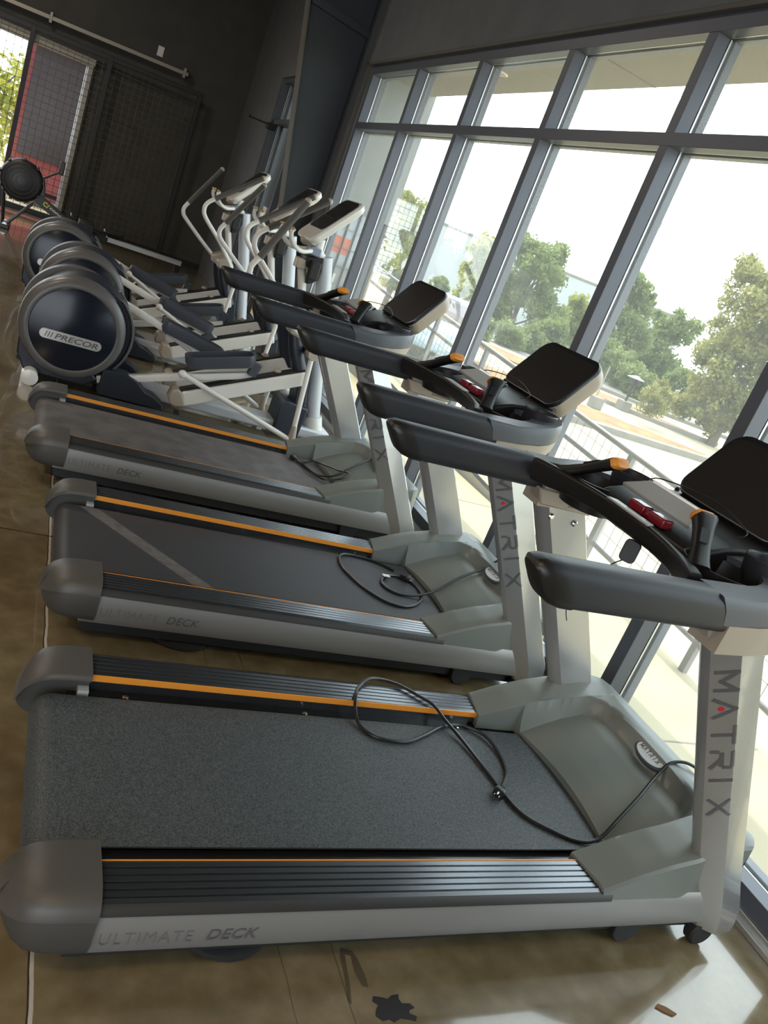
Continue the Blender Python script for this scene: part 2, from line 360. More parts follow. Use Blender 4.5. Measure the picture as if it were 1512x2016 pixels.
structure(B().box(2.650, 2.70, Y0, Y1 + .02, 3.043, 3.066).box(2.650, 2.70, Y1 - .045, Y1, 0, 3.066).done('trim_1', 'flange', bevel=0.003))
# ---- window 2 beyond the steel column
win2 = empty_structure('window_2', (2.72, 9.1, 0)); w2 = lambda b: b.xf(Matrix.Translation((-2.72, -9.1, 0)))
b = B(); g = B()
for y in (10.40, 9.1, 7.79): mullion(b, g, y - .033, y + .033, 0.1, 3.0)
for z in (0.03, 2.465, 3.0): mullion(b, g, 7.76, 10.43, z, z + .065, True)
o = w2(b).done('window_frame', 'bronze', win2, 0.002); w2(g).done('gasket', 'alu', o)
for y0, y1 in ((7.8, 9.08), (9.12, 10.38)):
    for z0, z1 in ((0.09, 2.47), (2.525, 3.0)): w2(B().box(2.786, 2.792, y0, y1, z0, z1)).done('glass_pane', 'glass', win2)
w2(B().box(2.778, 2.784, 9.63, 9.84, 0.95, 1.42)).done('paper_notice', 'paper', win2)
w2(B().box(2.775, 2.7785, 9.66, 9.81, 1.16, 1.30)).done('red_print', mat('faded red print', (0.6, 0.25, 0.2), 0.7), win2)
# ---- tapered steel frame column and its rafter
colm = empty_structure('steel_column', (2.5, 7.15, 0)); cc = lambda b: b.xf(Matrix.Translation((-2.5, -7.15, 0)))
xi = lambda z: 2.60 - 0.178 * z
cc(B().prism([(xi(0), 0), (2.64, 0), (2.64, 5.2), (xi(5.2), 5.2)], 'y', 7.07, 7.085)).done('web', 'steel_column', colm)
cc(B().prism([(xi(0) - .014, 0), (xi(0), 0), (xi(5.2), 5.2), (xi(5.2) - .014, 5.2)], 'y', 7.0, 7.155)).done('inner_flange', 'flange', colm)
cc(B().box(2.642, 2.658, 7.0, 7.155, 0, 5.2)).done('outer_flange', 'steel_column', colm)
cc(B().prism([(2.02, 3.36), (2.64, 3.30), (2.64, 3.36), (2.03, 3.44)], 'y', 7.02, 7.07)).done('stiffener', 'steel_column', colm)
tag(B().box(2.60, 2.66, 10.02, 10.05, 2.40, 2.43).box(2.30, 2.62, 10.03, 10.05, 2.405, 2.425).box(2.29, 2.31, 10.02, 10.06, 2.40, 2.44).box(2.55, 2.66, 9.95, 10.12, 2.36, 2.44).done('wall_bracket', 'gate', bevel=0.003), 'small dark metal arm bracket sticking out beside the narrow window', 'bracket')
tag(B().box(1.20, 1.29, 12.635, 12.65, 2.86, 3.00).done('cover_plate', 'paper', bevel=0.003), 'small white blank cover plate high on the black back wall', 'wall plate')
# ---- hanging rail and sliding mesh gate
gr = thing('hanging_rail', 'long zinc strut channel rail on the black back wall above the mesh gate', 'rail', (-1.2, 12.5, 2.7)); gl = lambda b: b.xf(Matrix.Translation((1.2, -12.5, -2.7)))
gl(B().prism([(-3.6, 2.63), (1.70, 2.745), (1.70, 2.80), (-3.6, 2.685)], 'y', 12.50, 12.545)).done('channel', 'strut', gr, 0.003)
for x in (-0.28, 1.64): gl(B().box(x - .02, x + .02, 12.49, 12.63, 2.745 + .0217 * (x - 1.7) - .04, 2.745 + .0217 * (x - 1.7) + .10)).done('hanger', 'strut', gr, 0.003)
gt = thing('mesh_gate', 'black framed sliding gate of welded wire mesh hanging at the back wall', 'gate', (0.7, 12.42, 0)); gg = lambda b: b.xf(Matrix.Translation((-0.7, -12.42, 0)))
GZ = lambda x: 2.57 + 0.0217 * (x - .6)
for x in (-1.58, -0.46, 0.60, 1.93): gg(B().box(x - .032, x + .032, 12.39, 12.45, 0.05, GZ(x))).done('post', 'gate', gt, 0.003)
gg(B().prism([(-1.61, GZ(-1.6) - .06), (1.96, GZ(1.96) - .06), (1.96, GZ(1.96)), (-1.61, GZ(-1.6))], 'y', 12.395, 12.445)).done('top_bar', 'gate', gt, 0.003)
gg(B().box(-1.61, 1.96, 12.395, 12.445, 0.05, 0.11)).done('bottom_bar', 'gate', gt, 0.003)
b = B(); x = -1.55
while x < 1.9: b.box(x - .0035, x + .0035, 12.418, 12.4225, 0.1, GZ(x) - .04); x += 0.098
z = 0.15
while z < 2.5: b.box(-1.58, 1.93, 12.4225, 12.427, z - .0035, z + .0035); z += 0.098
o = gg(b).done('wire_mesh', 'mesh_wire', gt, weld=False); o['kind'] = 'stuff'
# outside the roll-up door
structure(B().box(-9, 2.6, 12.85, 40, -0.12, -0.01).done('door_apron', 'concrete_out'))
rw = empty_structure('red_porch', (0.6, 14.6, 0)); rr = lambda b: b.xf(Matrix.Translation((-0.6, -14.6, 0)))
rr(B().box(-0.60, 2.4, 14.5, 14.75, 0, 3.4)).done('wall', 'pinkred', rw)
rr(B().box(-0.45, 1.9, 14.44, 14.52, 0.72, 3.0)).done('dark_pane', 'dark_glass', rw)
rr(B().box(-0.30, 2.4, 14.1, 14.5, 0.0, 0.10)).done('step', 'kerb', rw)
rr(B().box(0.02, 2.4, 13.58, 13.62, 0.24, 0.30)).done('rail_bar', 'gate', rw)

# ================================================================== TREADMILL
TX, TZ = 1.40, 0.0
def tm(b): return b.xf(Matrix.Translation((-TX, 0, 0)))
def interp(tab, x):
    if x <= tab[0][0]: return tab[0][1]
    for (a, p), (c, q) in zip(tab[:-1], tab[1:]):
        if x <= c: return p + (q - p) * (x - a) / (c - a)
    return tab[-1][1]
def sstep(a, c, x):
    t = max(0, min(1, (x - a) / (c - a))); return t * t * (3 - 2 * t)
def xr(z): return 2.19 - .62 * (z - .36)
def xf_(z): return 2.365 - .605 * (z - .39)
def make_treadmill(label):
    t = thing('treadmill', label, 'treadmill', (TX, 0, 0), 0, 'treadmills in a row along the window')
    # under frame
    tm(B().box(0.52, 2.40, -.40, -.30, .035, .12).box(0.52, 2.40, .30, .40, .035, .12).box(0.6, 0.68, -.30, .30, .05, .11).box(2.2, 2.3, -.30, .30, .05, .11).box(0.5, 2.35, -.425, .425, .09, .165)).done('under_frame', 'under', t, 0.004)
    for s in (-1, 1):
        o = tm(B().lathe([(0, 0), (.118, 0), (.128, .008), (.128, .022), (.11, .032), (.03, .036), (.03, .10), (0, .10)], (0.90, s * .285, 0.0), 'z', 28)).done('foot_pad', 'rubber', t)
        tm(B().lathe([(0, -.02), (.040, -.02), (.047, -.013), (.047, .013), (.040, .02), (0, .02)], (2.41, s * .425, .047), 'y', 24)).done('transport_wheel', 'rubber', t)
        tm(B().prism([(2.05, .10), (2.17, .10), (2.155, .03), (2.13, .005), (2.09, .005), (2.065, .03)], 'y', s * .40 - .02, s * .40 + .02)).done('leveling_bracket', 'under', t, 0.003)
    # deck board and belt
    tm(B().box(0.5, 2.15, -.338, .338, .165, .186)).done('deck', 'deck', t)
    b = B(); prof = [(2.2, .2015)]
    for a in range(90, 271, 15): prof.append((0.462 + .052 * math.cos(math.radians(a)), .1495 + .052 * math.sin(math.radians(a))))
    prof.append((0.9, .0975)); inner = [(x + (0 if i == 0 or i == len(prof) - 1 else .004), z - .005 if z > .19 else (z + .005 if z < .1 else z)) for i, (x, z) in enumerate(prof)]
    inner = [(2.2, .1965)] + [(0.462 + .047 * math.cos(math.radians(a)), .1495 + .047 * math.sin(math.radians(a))) for a in range(90, 271, 15)] + [(0.9, .1025)]
    ring = prof + inner[::-1]
    b.loft([[(x, y, z) for x, z in ring] for y in (-.260, .276)], cap=False)
    n = len(prof)
    for y in (-.260, .276):
        vs = [[b.bm.verts.new((x, y, z)) for x, z in r] for r in (prof, inner)]
        for i in range(n - 1): b.bm.faces.new((vs[0][i], vs[0][i + 1], vs[1][i + 1], vs[1][i]))
    tm(b).done('belt', 'belt_new', t)
    for s in (-1, 1):
        # ribbed foot rail: profile in (y,z) swept along x
        pr = [(.332, .186), (.332, .234)]
        for k in range(5):
            y0 = .335 + k * .019
            pr += [(y0, .236), (y0 + .013, .236), (y0 + .0145, .2325), (y0 + .0175, .2325)]
        pr += [(.430, .236), (.441, .230), (.444, .221), (.444, .186)]
        o = tm(B().loft([[(x, s * y, z) for y, z in pr] for x in (.52, 1.96)])).done('foot_rail', 'rail', t, angle=20)
        tm(B().box(.545, 1.925, min(s * .3285, s * .3325), max(s * .3285, s * .3325), .216, .2355)).done('orange_stripe', 'orange', o)
        for xx in (.66, 1.22, 1.80): tm(B().lathe([(0, .0), (.009, .0), (.009, .003), (.004, .0045), (0, .0045)], (xx, s * .305, .186), 'z', 12)).done('deck_screw', 'chrome', t)
        tm(B().box(.525, .555, min(s * .29, s * .332), max(s * .29, s * .332), .186, .207)).done('belt_guard', 'keypad', t, 0.002)
        # silver side panel, slightly bowed
        P = [(.440, .222), (.449, .205), (.455, .165), (.452, .120), (.440, .096), (.42, .096), (.42, .222)]
        o = tm(B().loft([[(xr(z) + .012 if x > 1 else x + (.222 - z) * .02, s * y, z) for y, z in P] for x in (.505, 2.42)])).done('side_panel', 'panel', t, angle=50)
        tm(B().loft([[(x, s * y, z) for y, z in ((.440, .232), (.449, .226), (.4535, .210), (.44, .208))] for x in (.53, 1.93)])).done('panel_lip', 'railside', o, angle=50)
        if s < 0:
            fr = frame((.570 - TX, -.4555, .134), (1, 0, 0), (0, 0, 1))
            bb = font_bm('ULTIMATE', .195, .033, fr, 0.0, -0.012, 1.15); bb.done('thin_lettering', 'letter_thin', o)
            fr = frame((.797 - TX, -.4555, .136), (1, 0, 0), (0, 0, 1))
            bb = font_bm('DECK', .115, .032, fr, 0.18, 0.012, 1.08); bb.done('bold_lettering', 'letter', o)
        # rear end cap: dark body with a paler domed cover plate
        XS = (.374, .380, .391, .408, .43, .46, .50, .555)
        ZT = (.165, .190, .214, .232, .245, .252, .255, .255); ZB = (.150, .132, .116, .104, .098, .095, .094, .094); YO = (.350, .380, .405, .430, .449, .458, .462, .463)
        rings = [[(x, s * y, z) for y, z in ((.318, zb), (yo - .035, zb), (yo - .008, zb + .02), (yo, zb + .045 if zt - zb > .09 else (zb + zt) / 2), (yo, zt - .03 if zt - zb > .09 else (zb + zt) / 2 + .004), (yo - .015, zt - .008), (yo - .03, zt - .003), (.318, zt - .003))] for x, zt, zb, yo in zip(XS, ZT, ZB, YO)]
        o = tm(B().loft(rings)).done('end_cap', 'cap_body', t, angle=50)
        rings = []
        for x, zt, zb, yo in zip(XS, ZT, ZB, YO):
            d = min(.044, (zt - zb) * .4)
            rings.append([(x - (.004 if x < .5 else 0), s * y, z) for y, z in ((.290, zt - .016), (.290, zt - .003), (.297, zt + .002), (.36, zt + .004 if yo > .38 else zt + .002), (max(.33, yo - .045), zt + .003), (max(.335, yo - .015), zt - .007), (yo - .001, zt - d * .5), (yo + .003, zt - d), (yo - .012, zt - d - .003), (max(.32, yo - .05), zt - .016))])
        tm(B().loft(rings)).done('cap_cover', 'cap', o, angle=55)
    # motor hood (height field with recessed centre)
    wing = [(1.86, .236), (1.90, .252), (2.0, .298), (2.1, .335), (2.2, .362), (2.3, .384), (2.40, .398), (2.455, .392), (2.50, .360), (2.535, .30)]
    hood = [(2.03, .203), (2.07, .222), (2.13, .255), (2.2, .288), (2.28, .322), (2.36, .345), (2.42, .352)]
    ys = [-.447, -.44, -.42, -.39, -.36, -.335, -.318, -.306, -.304]
    ys += [-.304 + .608 * k / 40 for k in range(1, 40)] + [.304, .306, .318, .335, .36, .39, .42, .44, .447]
    G = []
    for y in ys:
        ay = abs(y); inside = ay < .305
        x0 = 2.04 + .035 * (1 - (ay / .3) ** 2) if inside else 1.872 + (ay - .31) * .16
        row = []
        for k in range(41):
            xx = x0 + (2.535 - .12 * (ay / .44) ** 4 - x0) * k / 40
            dx = max(0, xx - 2.245); dy = max(0, ay - .19); rd = math.hypot(dx, dy)
            if inside and xx < 2.1: rd = dy
            sm = sstep(.085, .118, rd) if dx > 0 or dy > 0 else 0
            zw = interp(wing, xx) - (.006 if ay > .43 else 0) - (.01 if ay > .445 else 0)
            row.append((xx, y * (1 - .028 * sstep(2.19, 2.27, xx)), interp(hood, xx) * (1 - sm) + zw * sm))
        G.append(row)
    b = B(); b.grid(G)
    b.grid([[(p[0], p[1], p[2]) for p in G[0]], [(p[0], p[1], .205) for p in G[0]]]); b.grid([[tuple(p) for p in G[-1]], [(p[0], p[1], .205) for p in G[-1]]])
    b.grid([[r[-1] for r in G], [(r[-1][0] + .012, r[-1][1], .22) for r in G], [(r[-1][0], r[-1][1], .11) for r in G]])
    b.grid([[r[0] for r in G], [(r[0][0] + .004, r[0][1], .19) for r in G]])
    tm(b).done('motor_hood', 'cover', t, angle=32)
    # badge on the hood rim
    bt = Matrix.Translation((2.352 - TX, -.012, .371)) @ Matrix.Rotation(math.radians(-30), 4, 'Y') @ Matrix.Diagonal((.40, .82, 1, 1))
    b = B().lathe([(0, -.012), (.088, -.012), (.090, .002), (.082, .006), (0, .0065)], (0, 0, 0), 'z', 32).xf(bt); bd = b.done('badge', 'pod', t)
    B().lathe([(0, .006), (.078, .006), (.076, .008), (0, .0085)], (0, 0, 0), 'z', 32).xf(bt).done('badge_face', 'badge', bd)
    b = B(); fr = Matrix.Translation((2.352 - TX, -.012, .371)) @ Matrix.Rotation(math.radians(-30), 4, 'Y') @ Matrix.Translation((-.008, .050, .0086)) @ Matrix.Rotation(math.radians(-90), 4, 'Z')
    for k, ch in enumerate('MATRIX'): strokes(b, ch, k * .0170, .0108, .015, .0024, fr, .0006)
    b.done('badge_lettering', 'letter', bd)
    # leaning uprights
    for s in (-1, 1):
        rings = []
        for z in (.07, .10, .16, .24, .36, .6, .85, 1.0, 1.05):
            x0, x1 = xr(z), xf_(z); k = .42; lo = max(0, min(1, (.30 - z) / .2)) ** 2
            if z < .15: x1 -= .05 * (1 - (z - .07) / .08)
            sec = ((.10, .386), (.03, .398), (0, .410), (.006, .424), (.04, .4355), (k - .05, .4635), (k, .4668), (k + .05 * (1 - k), .4655), (.95, .442 + .016 * lo), (.985, .436 + .014 * lo), (1, .424), (1, .386), (.96, .378), (.20, .376))
            rings.append([(x0 + (x1 - x0) * u, s * y, z) for u, y in sec])
        o = tm(B().loft(rings)).done('upright', 'mast', t, angle=24)
        dv = Vector((.62, 0, -1)).normalized(); up = Vector((1, 0, .62)).normalized()
        def hug(b):
            face = ((.006, .424), (.04, .4355), (.37, .4635), (.42, .4668), (.45, .4655), (.95, .442), (.985, .436), (1, .424))
            zs = [v.co.y for v in b.bm.verts]; mid = min(zs)
            bmesh.ops.subdivide_edges(b.bm, edges=b.bm.edges[:], cuts=2, use_grid_fill=True)
            fz = fr.to_3x3() @ Vector((0, 0, 1)); fo = fr.translation
            for v in b.bm.verts:
                d = (v.co - fo).dot(fz); z = v.co.z; u = (v.co.x + TX - xr(z)) / (xf_(z) - xr(z))
                v.co.y = -(interp(face, u) + .0004 + (.0010 if d > .0003 else -.001))
            return b
        if s < 0:
            b = B(); fr = frame((xr(.955) + .038 - TX, -.4605, .955), dv, up)
            fr = frame((xr(.965) + .022 - TX, -.4575, .965), dv, up + Vector((0, -.17, 0)))
            for k, ch in enumerate('MATRIX'): strokes(b, ch, k * .092 + .006, .060 if ch != 'I' else .03, .050, .0105, fr)
            hug(b).done('lettering', 'letter', o)
            b = B().lathe([(0, 0), (.0075, 0), (.0075, .0016), (0, .0016)], (0, 0, 0), 'z', 14); b.xf(fr @ Matrix.Translation((.092 + .036, .016, 0))); hug(b).done('red_dot', 'reddot', o)
        yb = s * .376
        for dxm in (.045, .145):
            zc = 1.0 - .06 * dxm; b = B().lathe([(0, 0), (.010, 0), (.011, -.004), (.007, -.008), (0, -.008)], (xr(zc) + dxm - TX, yb, zc), 'y', 14)
            if s < 0: b.xf(Matrix.Translation((0, yb, 0)) @ Matrix.Diagonal((1, -1, 1, 1)) @ Matrix.Translation((0, -yb, 0)))
            b.done('bolt', 'chrome', o)
        tm(B().prism([(xr(1.03) - .004, 1.03), (xf_(1.03) + .004, 1.03), (xf_(1.08) + .02, 1.085), (xr(1.08), 1.085)], 'y', min(s * .365, s * .435), max(s * .365, s * .435))).done('mast_collar', 'pod_under', o, 0.006)
        # padded arm rest
        rings = []
        for i, x0 in enumerate((1.178, 1.19, 1.215, 1.26, 1.45, 1.70)):
            sc = (.72, .9, 1, 1, 1, 1)[i]; zt = 1.158 + .012 * (x0 - 1.18) / .5; zc = zt - .05
            rings.append([(x0 + .76 * (zt - (zc + z * sc)), s * (.425 + y * sc), zc + z * sc) for y, z in rrect(.086, .10, .03, 4)])
        o = tm(B().loft(rings)).done('arm_rest', 'grip', t, angle=50)
        rings = []
        for i, x0 in enumerate((1.174, 1.186, 1.212, 1.245)):
            sc = (.70, .9, 1.02, 1.02)[i]; zt = 1.158; zc = zt - .05
            rings.append([(x0 + .76 * (zt - (zc + z * sc)), s * (.425 + y * sc), zc + z * sc) for y, z in rrect(.086, .10, .03, 4)])
        tm(B().loft(rings)).done('arm_tip', 'grip_end', o, angle=50)
        # side pod: plan outline swept upward, pale belly below
        plan = [(1.70, .468), (1.82, .468), (1.93, .464), (2.01, .440), (2.07, .395), (2.11, .335), (2.13, .27), (2.13, .21)] + [(1.868 + .101 * math.cos(math.radians(a)), .285 + .101 * math.sin(math.radians(a))) for a in (-48, -32, -16, 0, 16, 32, 48, 64, 80, 96, 112)] + [(1.70, .384)]
        def ringp(z, ins, sh):
            out = []
            cx, cy = 1.93, .34
            for x, y in plan:
                xx = x + sh * (1 if x < 1.83 else max(0, (2.0 - x) / .17)); out.append((xx + (cx - x) * ins * (0 if x < 1.75 else 1), s * (y + (cy - y) * ins), z + .22 * max(0, x - 1.80) * .72))
            return out
        o = tm(B().loft([ringp(1.098, .0, .045), ringp(1.135, -.01, .028), ringp(1.155, .0, .012), ringp(1.1645, .02, .005), ringp(1.168, .045, .002)])).done('console_pod', 'pod', t, angle=40)
        bpl = [(1.765, .468), (1.86, .471), (1.95, .469), (2.01, .442), (2.07, .395), (2.11, .335), (2.13, .27), (2.12, .215), (2.0, .24), (1.93, .33), (1.84, .372), (1.765, .372)]
        belly = [[((1.85 + (x - 1.85) * sc) if x > 1.96 else x, s * (.470 + (y - .470) * (sc if y < .44 and x > 1.9 else 1)), z + .158 * max(0, x - 1.80)) for x, y in bpl] for z, sc in ((1.022, .66), (1.030, .82), (1.058, .95), (1.099, .998))]
        tm(B().loft(belly)).done('pod_belly', 'pod_under', o, angle=50)
        tm(B().lathe([(.046, -.055), (.052, -.05), (.063, .018), (.068, .022), (.071, .018), (.066, -.02), (.058, -.05), (.052, -.062), (0, -.062), (0, -.055), (.046, -.055)], (2.015, s * .30, 1.205), 'z', 32)).done('cup_holder', 'grip', o)
        tm(B().lathe([(.078, -.085), (.092, -.03), (.096, .004), (.100, .004), (.097, -.03), (.084, -.09), (0, -.095), (0, -.088), (.074, -.086), (.078, -.085)], (1.868, s * .285, 1.172), 'z', 32)).done('storage_bowl', 'tray', t)
        # speed toggle lever
        rings = []
        for u in (0, .15, .4, .75, .93, 1.0):
            c = Vector((1.758 + .085 * u, s * (.315 - .13 * u), 1.165 + .105 * u)); wx = (.030, .026, .024, .028, .035, .033)[(0, .15, .4, .75, .93, 1.0).index(u)]
            wy = (.022, .018, .015, .016, .018, .015)[(0, .15, .4, .75, .93, 1.0).index(u)]
            ax = Vector((1, s * .25, 0)).normalized(); az = Vector((.085, -s * .13, .105)).normalized(); ay = az.cross(ax).normalized()
            rings.append([c + ax * (x * wx * 2) + ay * (y * wy * 2) for x, y in rrect(1, 1, .3, 3)])
        o = tm(B().loft(rings)).done('toggle_lever', 'tray', t, angle=50)
        c = Vector((1.835, s * .187, 1.264)); az = Vector((.085, -s * .13, .105)).normalized(); ax = Vector((1, s * .25, 0)).normalized(); ay = az.cross(ax).normalized()
        rings = []
        for u, sc in ((-.006, 1.0), (.006, 1.02), (.014, .85)):
            rings.append([c + az * u + ax * (x * .068 * sc) + ay * (y * .034 * sc) for x, y in rrect(1, 1, .3, 3)])
        tm(B().loft(rings)).done('orange_button', 'orange', o, angle=50)
        c = Vector((1.80, s * .243, 1.223)); sgn = 1 if (ay.y * s) > 0 else -1
        rings = [[c + ay * sgn * d + ax * (x * .026) + az * (y * .05) for x, y in rrect(1, 1, .1, 2)] for d in (.012, .0175)]
        tm(B().loft(rings)).done('pulse_plate', 'bezel', o)
    # cross bar and grip plate
    rings = []
    for y in [-.37 + .74 * k / 24 for k in range(25)]:
        a = abs(y); xc = 1.792 - .085 * (a / .37) ** 2.4; zc = 1.150 - .012 * (a / .37) ** 2; hh = .060 + .015 * sstep(.2, .37, a); ww = .036 + .02 * sstep(.22, .37, a)
        rings.append([(xc + p * math.cos(.45) - q_ * math.sin(.45) * .6, y, zc + q_) for p, q_ in rrect(ww, hh, .015, 3)])
    cb = tm(B().loft(rings)).done('cross_bar', 'tray', t, angle=50)
    rings = [[(1.785 + x, y, 1.177 + dz) for x, y in ((-.020, -.098), (.014, -.085), (.014, .085), (-.020, .098))] for dz in (.0, .007)]
    tm(B().loft(rings)).done('grip_plate', 'keypad', cb, 0.003)
    # tray, keypad, stop
    tray = [(1.835, 1.105), (1.835, 1.165), (1.86, 1.182), (1.93, 1.206), (2.13, 1.232), (2.15, 1.20), (2.10, 1.10), (1.95, 1.07)]
    tm(B().prism(tray, 'y', -.222, .222)).done('console_tray', 'tray', t, 0.01, 3)
    tilt = lambda x, z: z
    kp = [[(1.850, -.150, 1.212), (1.850, .150, 1.212), (1.918, .118, 1.246), (1.918, -.118, 1.246)]]
    kp.append([(x - .006, y, z + .012) for x, y, z in kp[0]])
    kpo = tm(B().loft(kp)).done('keypad', 'keypad', t, 0.003)
    for y in (-.09, -.065, .075, .10, .055, -.03, 0, .03):
        b = B().lathe([(.006, 0), (.010, 0), (.010, .0012), (.006, .0012), (.006, 0)], (0, 0, 0), 'z', 14)
        b.xf(Matrix.Translation((1.874 - TX, y, 1.2372)) @ Matrix.Rotation(math.radians(-26.5), 4, 'Y')).done('key', 'button', kpo)
    tm(B().loft([[(1.915, -.11, 1.243), (1.915, .11, 1.243), (1.925, .125, 1.262), (1.925, -.125, 1.262)], [(1.93, -.11, 1.24), (1.93, .11, 1.24), (1.937, .125, 1.258), (1.937, -.125, 1.258)]])).done('keypad_ridge', 'alu', kpo, 0.002)
    st = B()
    st.box(1.832, 1.872, .012, .078, 1.175, 1.203).box(1.832, 1.872, -.078, -.012, 1.175, 1.203).box(1.838, 1.866, -.014, .014, 1.175, 1.192)
    tm(st).done('stop_button', 'red', t, 0.005)
    # tilted display
    nrm = Vector((-.816, 0, .578)); upv = Vector((.578, 0, .816)); c0 = Vector((2.190, 0, 1.352))
    out = rrect(.445, .285, .058, 6)
    R3 = lambda sc, d, dz=0: [c0 + Vector((0, 1, 0)) * (y * sc) + upv * (z * sc + dz) + nrm * d for y, z in out]
    o = tm(B().loft([R3(.86, -.085, -.02), R3(.93, -.08, -.012), R3(.985, -.05, -.004), R3(1.0, -.012)])).done('display_housing', 'pod_under', t, angle=40)
    tm(B().loft([R3(1.0, -.0118), R3(1.0, -.002), R3(.985, .005), R3(.965, .006)])).done('display_bezel', 'bezel', o, angle=40)
    tm(B().loft([[c0 + Vector((0, y, 0)) + upv * (z - .008) + nrm * d for y, z in rrect(.415, .258, .045, 5)] for d in (.0062, .0070)])).done('display_glass', 'screen', o)
    for s in (-1, 1): tm(B().lathe([(0, 0), (.009, 0), (.009, .004), (0, .004)], (2.128, s * .2165 - (.004 if s < 0 else 0), 1.232), 'y', 14)).done('housing_screw', 'grip_end', o)
    pb = [(2.06, 1.215), (2.14, 1.238), (2.20, 1.235), (2.19, 1.17), (2.10, 1.10)]
    tm(B().prism(pb, 'y', -.17, .17)).done('display_neck', 'tray', t, 0.01)
    # reading ledge behind the keypad
    led = cr([(1.97, -.19, 1.232), (2.01, -.185, 1.255), (2.05, 0, 1.275), (2.01, .185, 1.255), (1.97, .19, 1.232)], 6)
    b = B(); b.loft([[(p.x + dx, p.y, p.z + dz) for dx, dz in ((0, 0), (.003, 0), (.003, .004), (0, .004))] for p in led]); tm(b).done('ledge_wire', 'bezel', t)
    return t
T1 = make_treadmill('nearest treadmill with speckled black belt, black cord looped across belt and rail')
T2 = dup(T1); T2.location = (TX + .047, 1.274, 0); T2.rotation_euler = (0, 0, -.001)
T2['label'] = 'middle treadmill of the row, dark smooth belt crossed by a pale dusty diagonal streak'
T3 = dup(T1); T3.location = (TX - .064, 2.601 + .0147 * TX, 0); T3.rotation_euler = (0, 0, .0147)
T3['label'] = 'farthest treadmill, dusty grey belt, standing next to the first elliptical trainer'
def own(o, m):
    o.data = o.data.copy(); o.data.materials[0] = m
own(child(T3, 'belt')[0], M['belt_dusty'])
def streak_mat():
    m = mat('dark belt with dusty streak', (0.030, 0.030, 0.036), 0.55, bump=0.1, bscale=500); N, L, b = nodes(m)
    tc = N.new('ShaderNodeTexCoord'); sep = N.new('ShaderNodeSeparateXYZ'); L.new(tc.outputs['Object'], sep.inputs[0])
    # line through (-.90,.275) and (-.50,-.275) in belt space
    mx = N.new('ShaderNodeMath'); mx.operation = 'MULTIPLY_ADD'; mx.inputs[1].default_value = 0.77; mx.inputs[2].default_value = 0.655; L.new(sep.outputs['Y'], mx.inputs[0])
    ad = N.new('ShaderNodeMath'); ad.operation = 'ADD'; L.new(sep.outputs['X'], ad.inputs[0]); L.new(mx.outputs[0], ad.inputs[1])
    ab = N.new('ShaderNodeMath'); ab.operation = 'ABSOLUTE'; L.new(ad.outputs[0], ab.inputs[0])
    mr = N.new('ShaderNodeMapRange'); mr.inputs['From Min'].default_value = .043; mr.inputs['From Max'].default_value = .036; mr.inputs['To Max'].default_value = 0.75; L.new(ab.outputs[0], mr.inputs['Value'])
    n = N.new('ShaderNodeTexNoise'); n.inputs['Scale'].default_value = 30; n.inputs['Detail'].default_value = 5; L.new(tc.outputs['Object'], n.inputs['Vector'])
    mu = N.new('ShaderNodeMath'); mu.operation = 'MULTIPLY'; L.new(mr.outputs[0], mu.inputs[0]); L.new(n.outputs['Fac'], mu.inputs[1])
    c = N.new('ShaderNodeMixRGB'); c.inputs[1].default_value = (0.032, 0.032, 0.038, 1); c.inputs[2].default_value = (0.24, 0.225, 0.21, 1); L.new(mu.outputs[0], c.inputs['Fac']); L.new(c.outputs[0], b.inputs['Base Color'])
    return m
own(child(T2, 'belt')[0], streak_mat())

# ---- power cords lying on the belts
def cord(label, pts, plug_at, plug_dir, extra=None):
    t = thing('power_cord', label, 'power cord', (pts[0][0], pts[0][1], 0), 0, 'power cords coiled on the treadmills'); o0 = Vector((pts[0][0], pts[0][1], 0))
    P = [Vector(p) - o0 for p in pts]
    B().tube(P, .0058, 8, 6).done('cable', 'cord', t)
    p = Vector(plug_at) - o0; d = Vector((*plug_dir, 0)).normalized(); n = Vector((-d.y, d.x, 0)); f = frame(p, d, n)
    pl = B().loft([[f @ Vector((x, y, z)) for y, z in rrect(w, h, .004, 2)] for x, w, h in ((-.03, .014, .014), (-.018, .02, .018), (-.005, .034, .026), (.015, .036, .028), (.018, .032, .024))]).done('plug', 'cord', t, angle=40)
    bb = B()
    for y in (-.008, .008): bb.box(.018, .036, y - .001, y + .001, -.004, .004)
    bb.box(.018, .036, -.002, .002, .006, .010); bb.xf(f).done('prongs', 'chrome', pl)
    return t
H = .208
cord('black power cord looped from hood to far rail of the nearest treadmill',
     [(2.60, -.16, .10), (2.565, -.15, .25), (2.51, -.12, .372), (2.45, -.09, .408), (2.38, -.075, .398), (2.31, -.10, .358), (2.22, -.15, .315), (2.12, -.20, .266), (2.04, -.235, .222), (1.97, -.235, H), (1.89, -.195, H), (1.81, -.115, H), (1.785, .05, H), (1.76, .20, H + .004), (1.725, .285, .226), (1.695, .335, .245), (1.655, .38, .246), (1.585, .44, .246), (1.49, .45, .25), (1.425, .40, .246), (1.39, .335, .246), (1.382, .285, .222), (1.388, .235, H), (1.43, .185, H), (1.53, .175, H), (1.62, .215, H), (1.715, .27, H), (1.80, .285, H), (1.868, .235, H + .006), (1.885, .15, H), (1.865, .06, H), (1.82, .0, H), (1.80, -.02, H + .004)], (1.775, -.045, H + .010), (-.72, -.6))
D2 = Vector((.047, 1.274, 0))
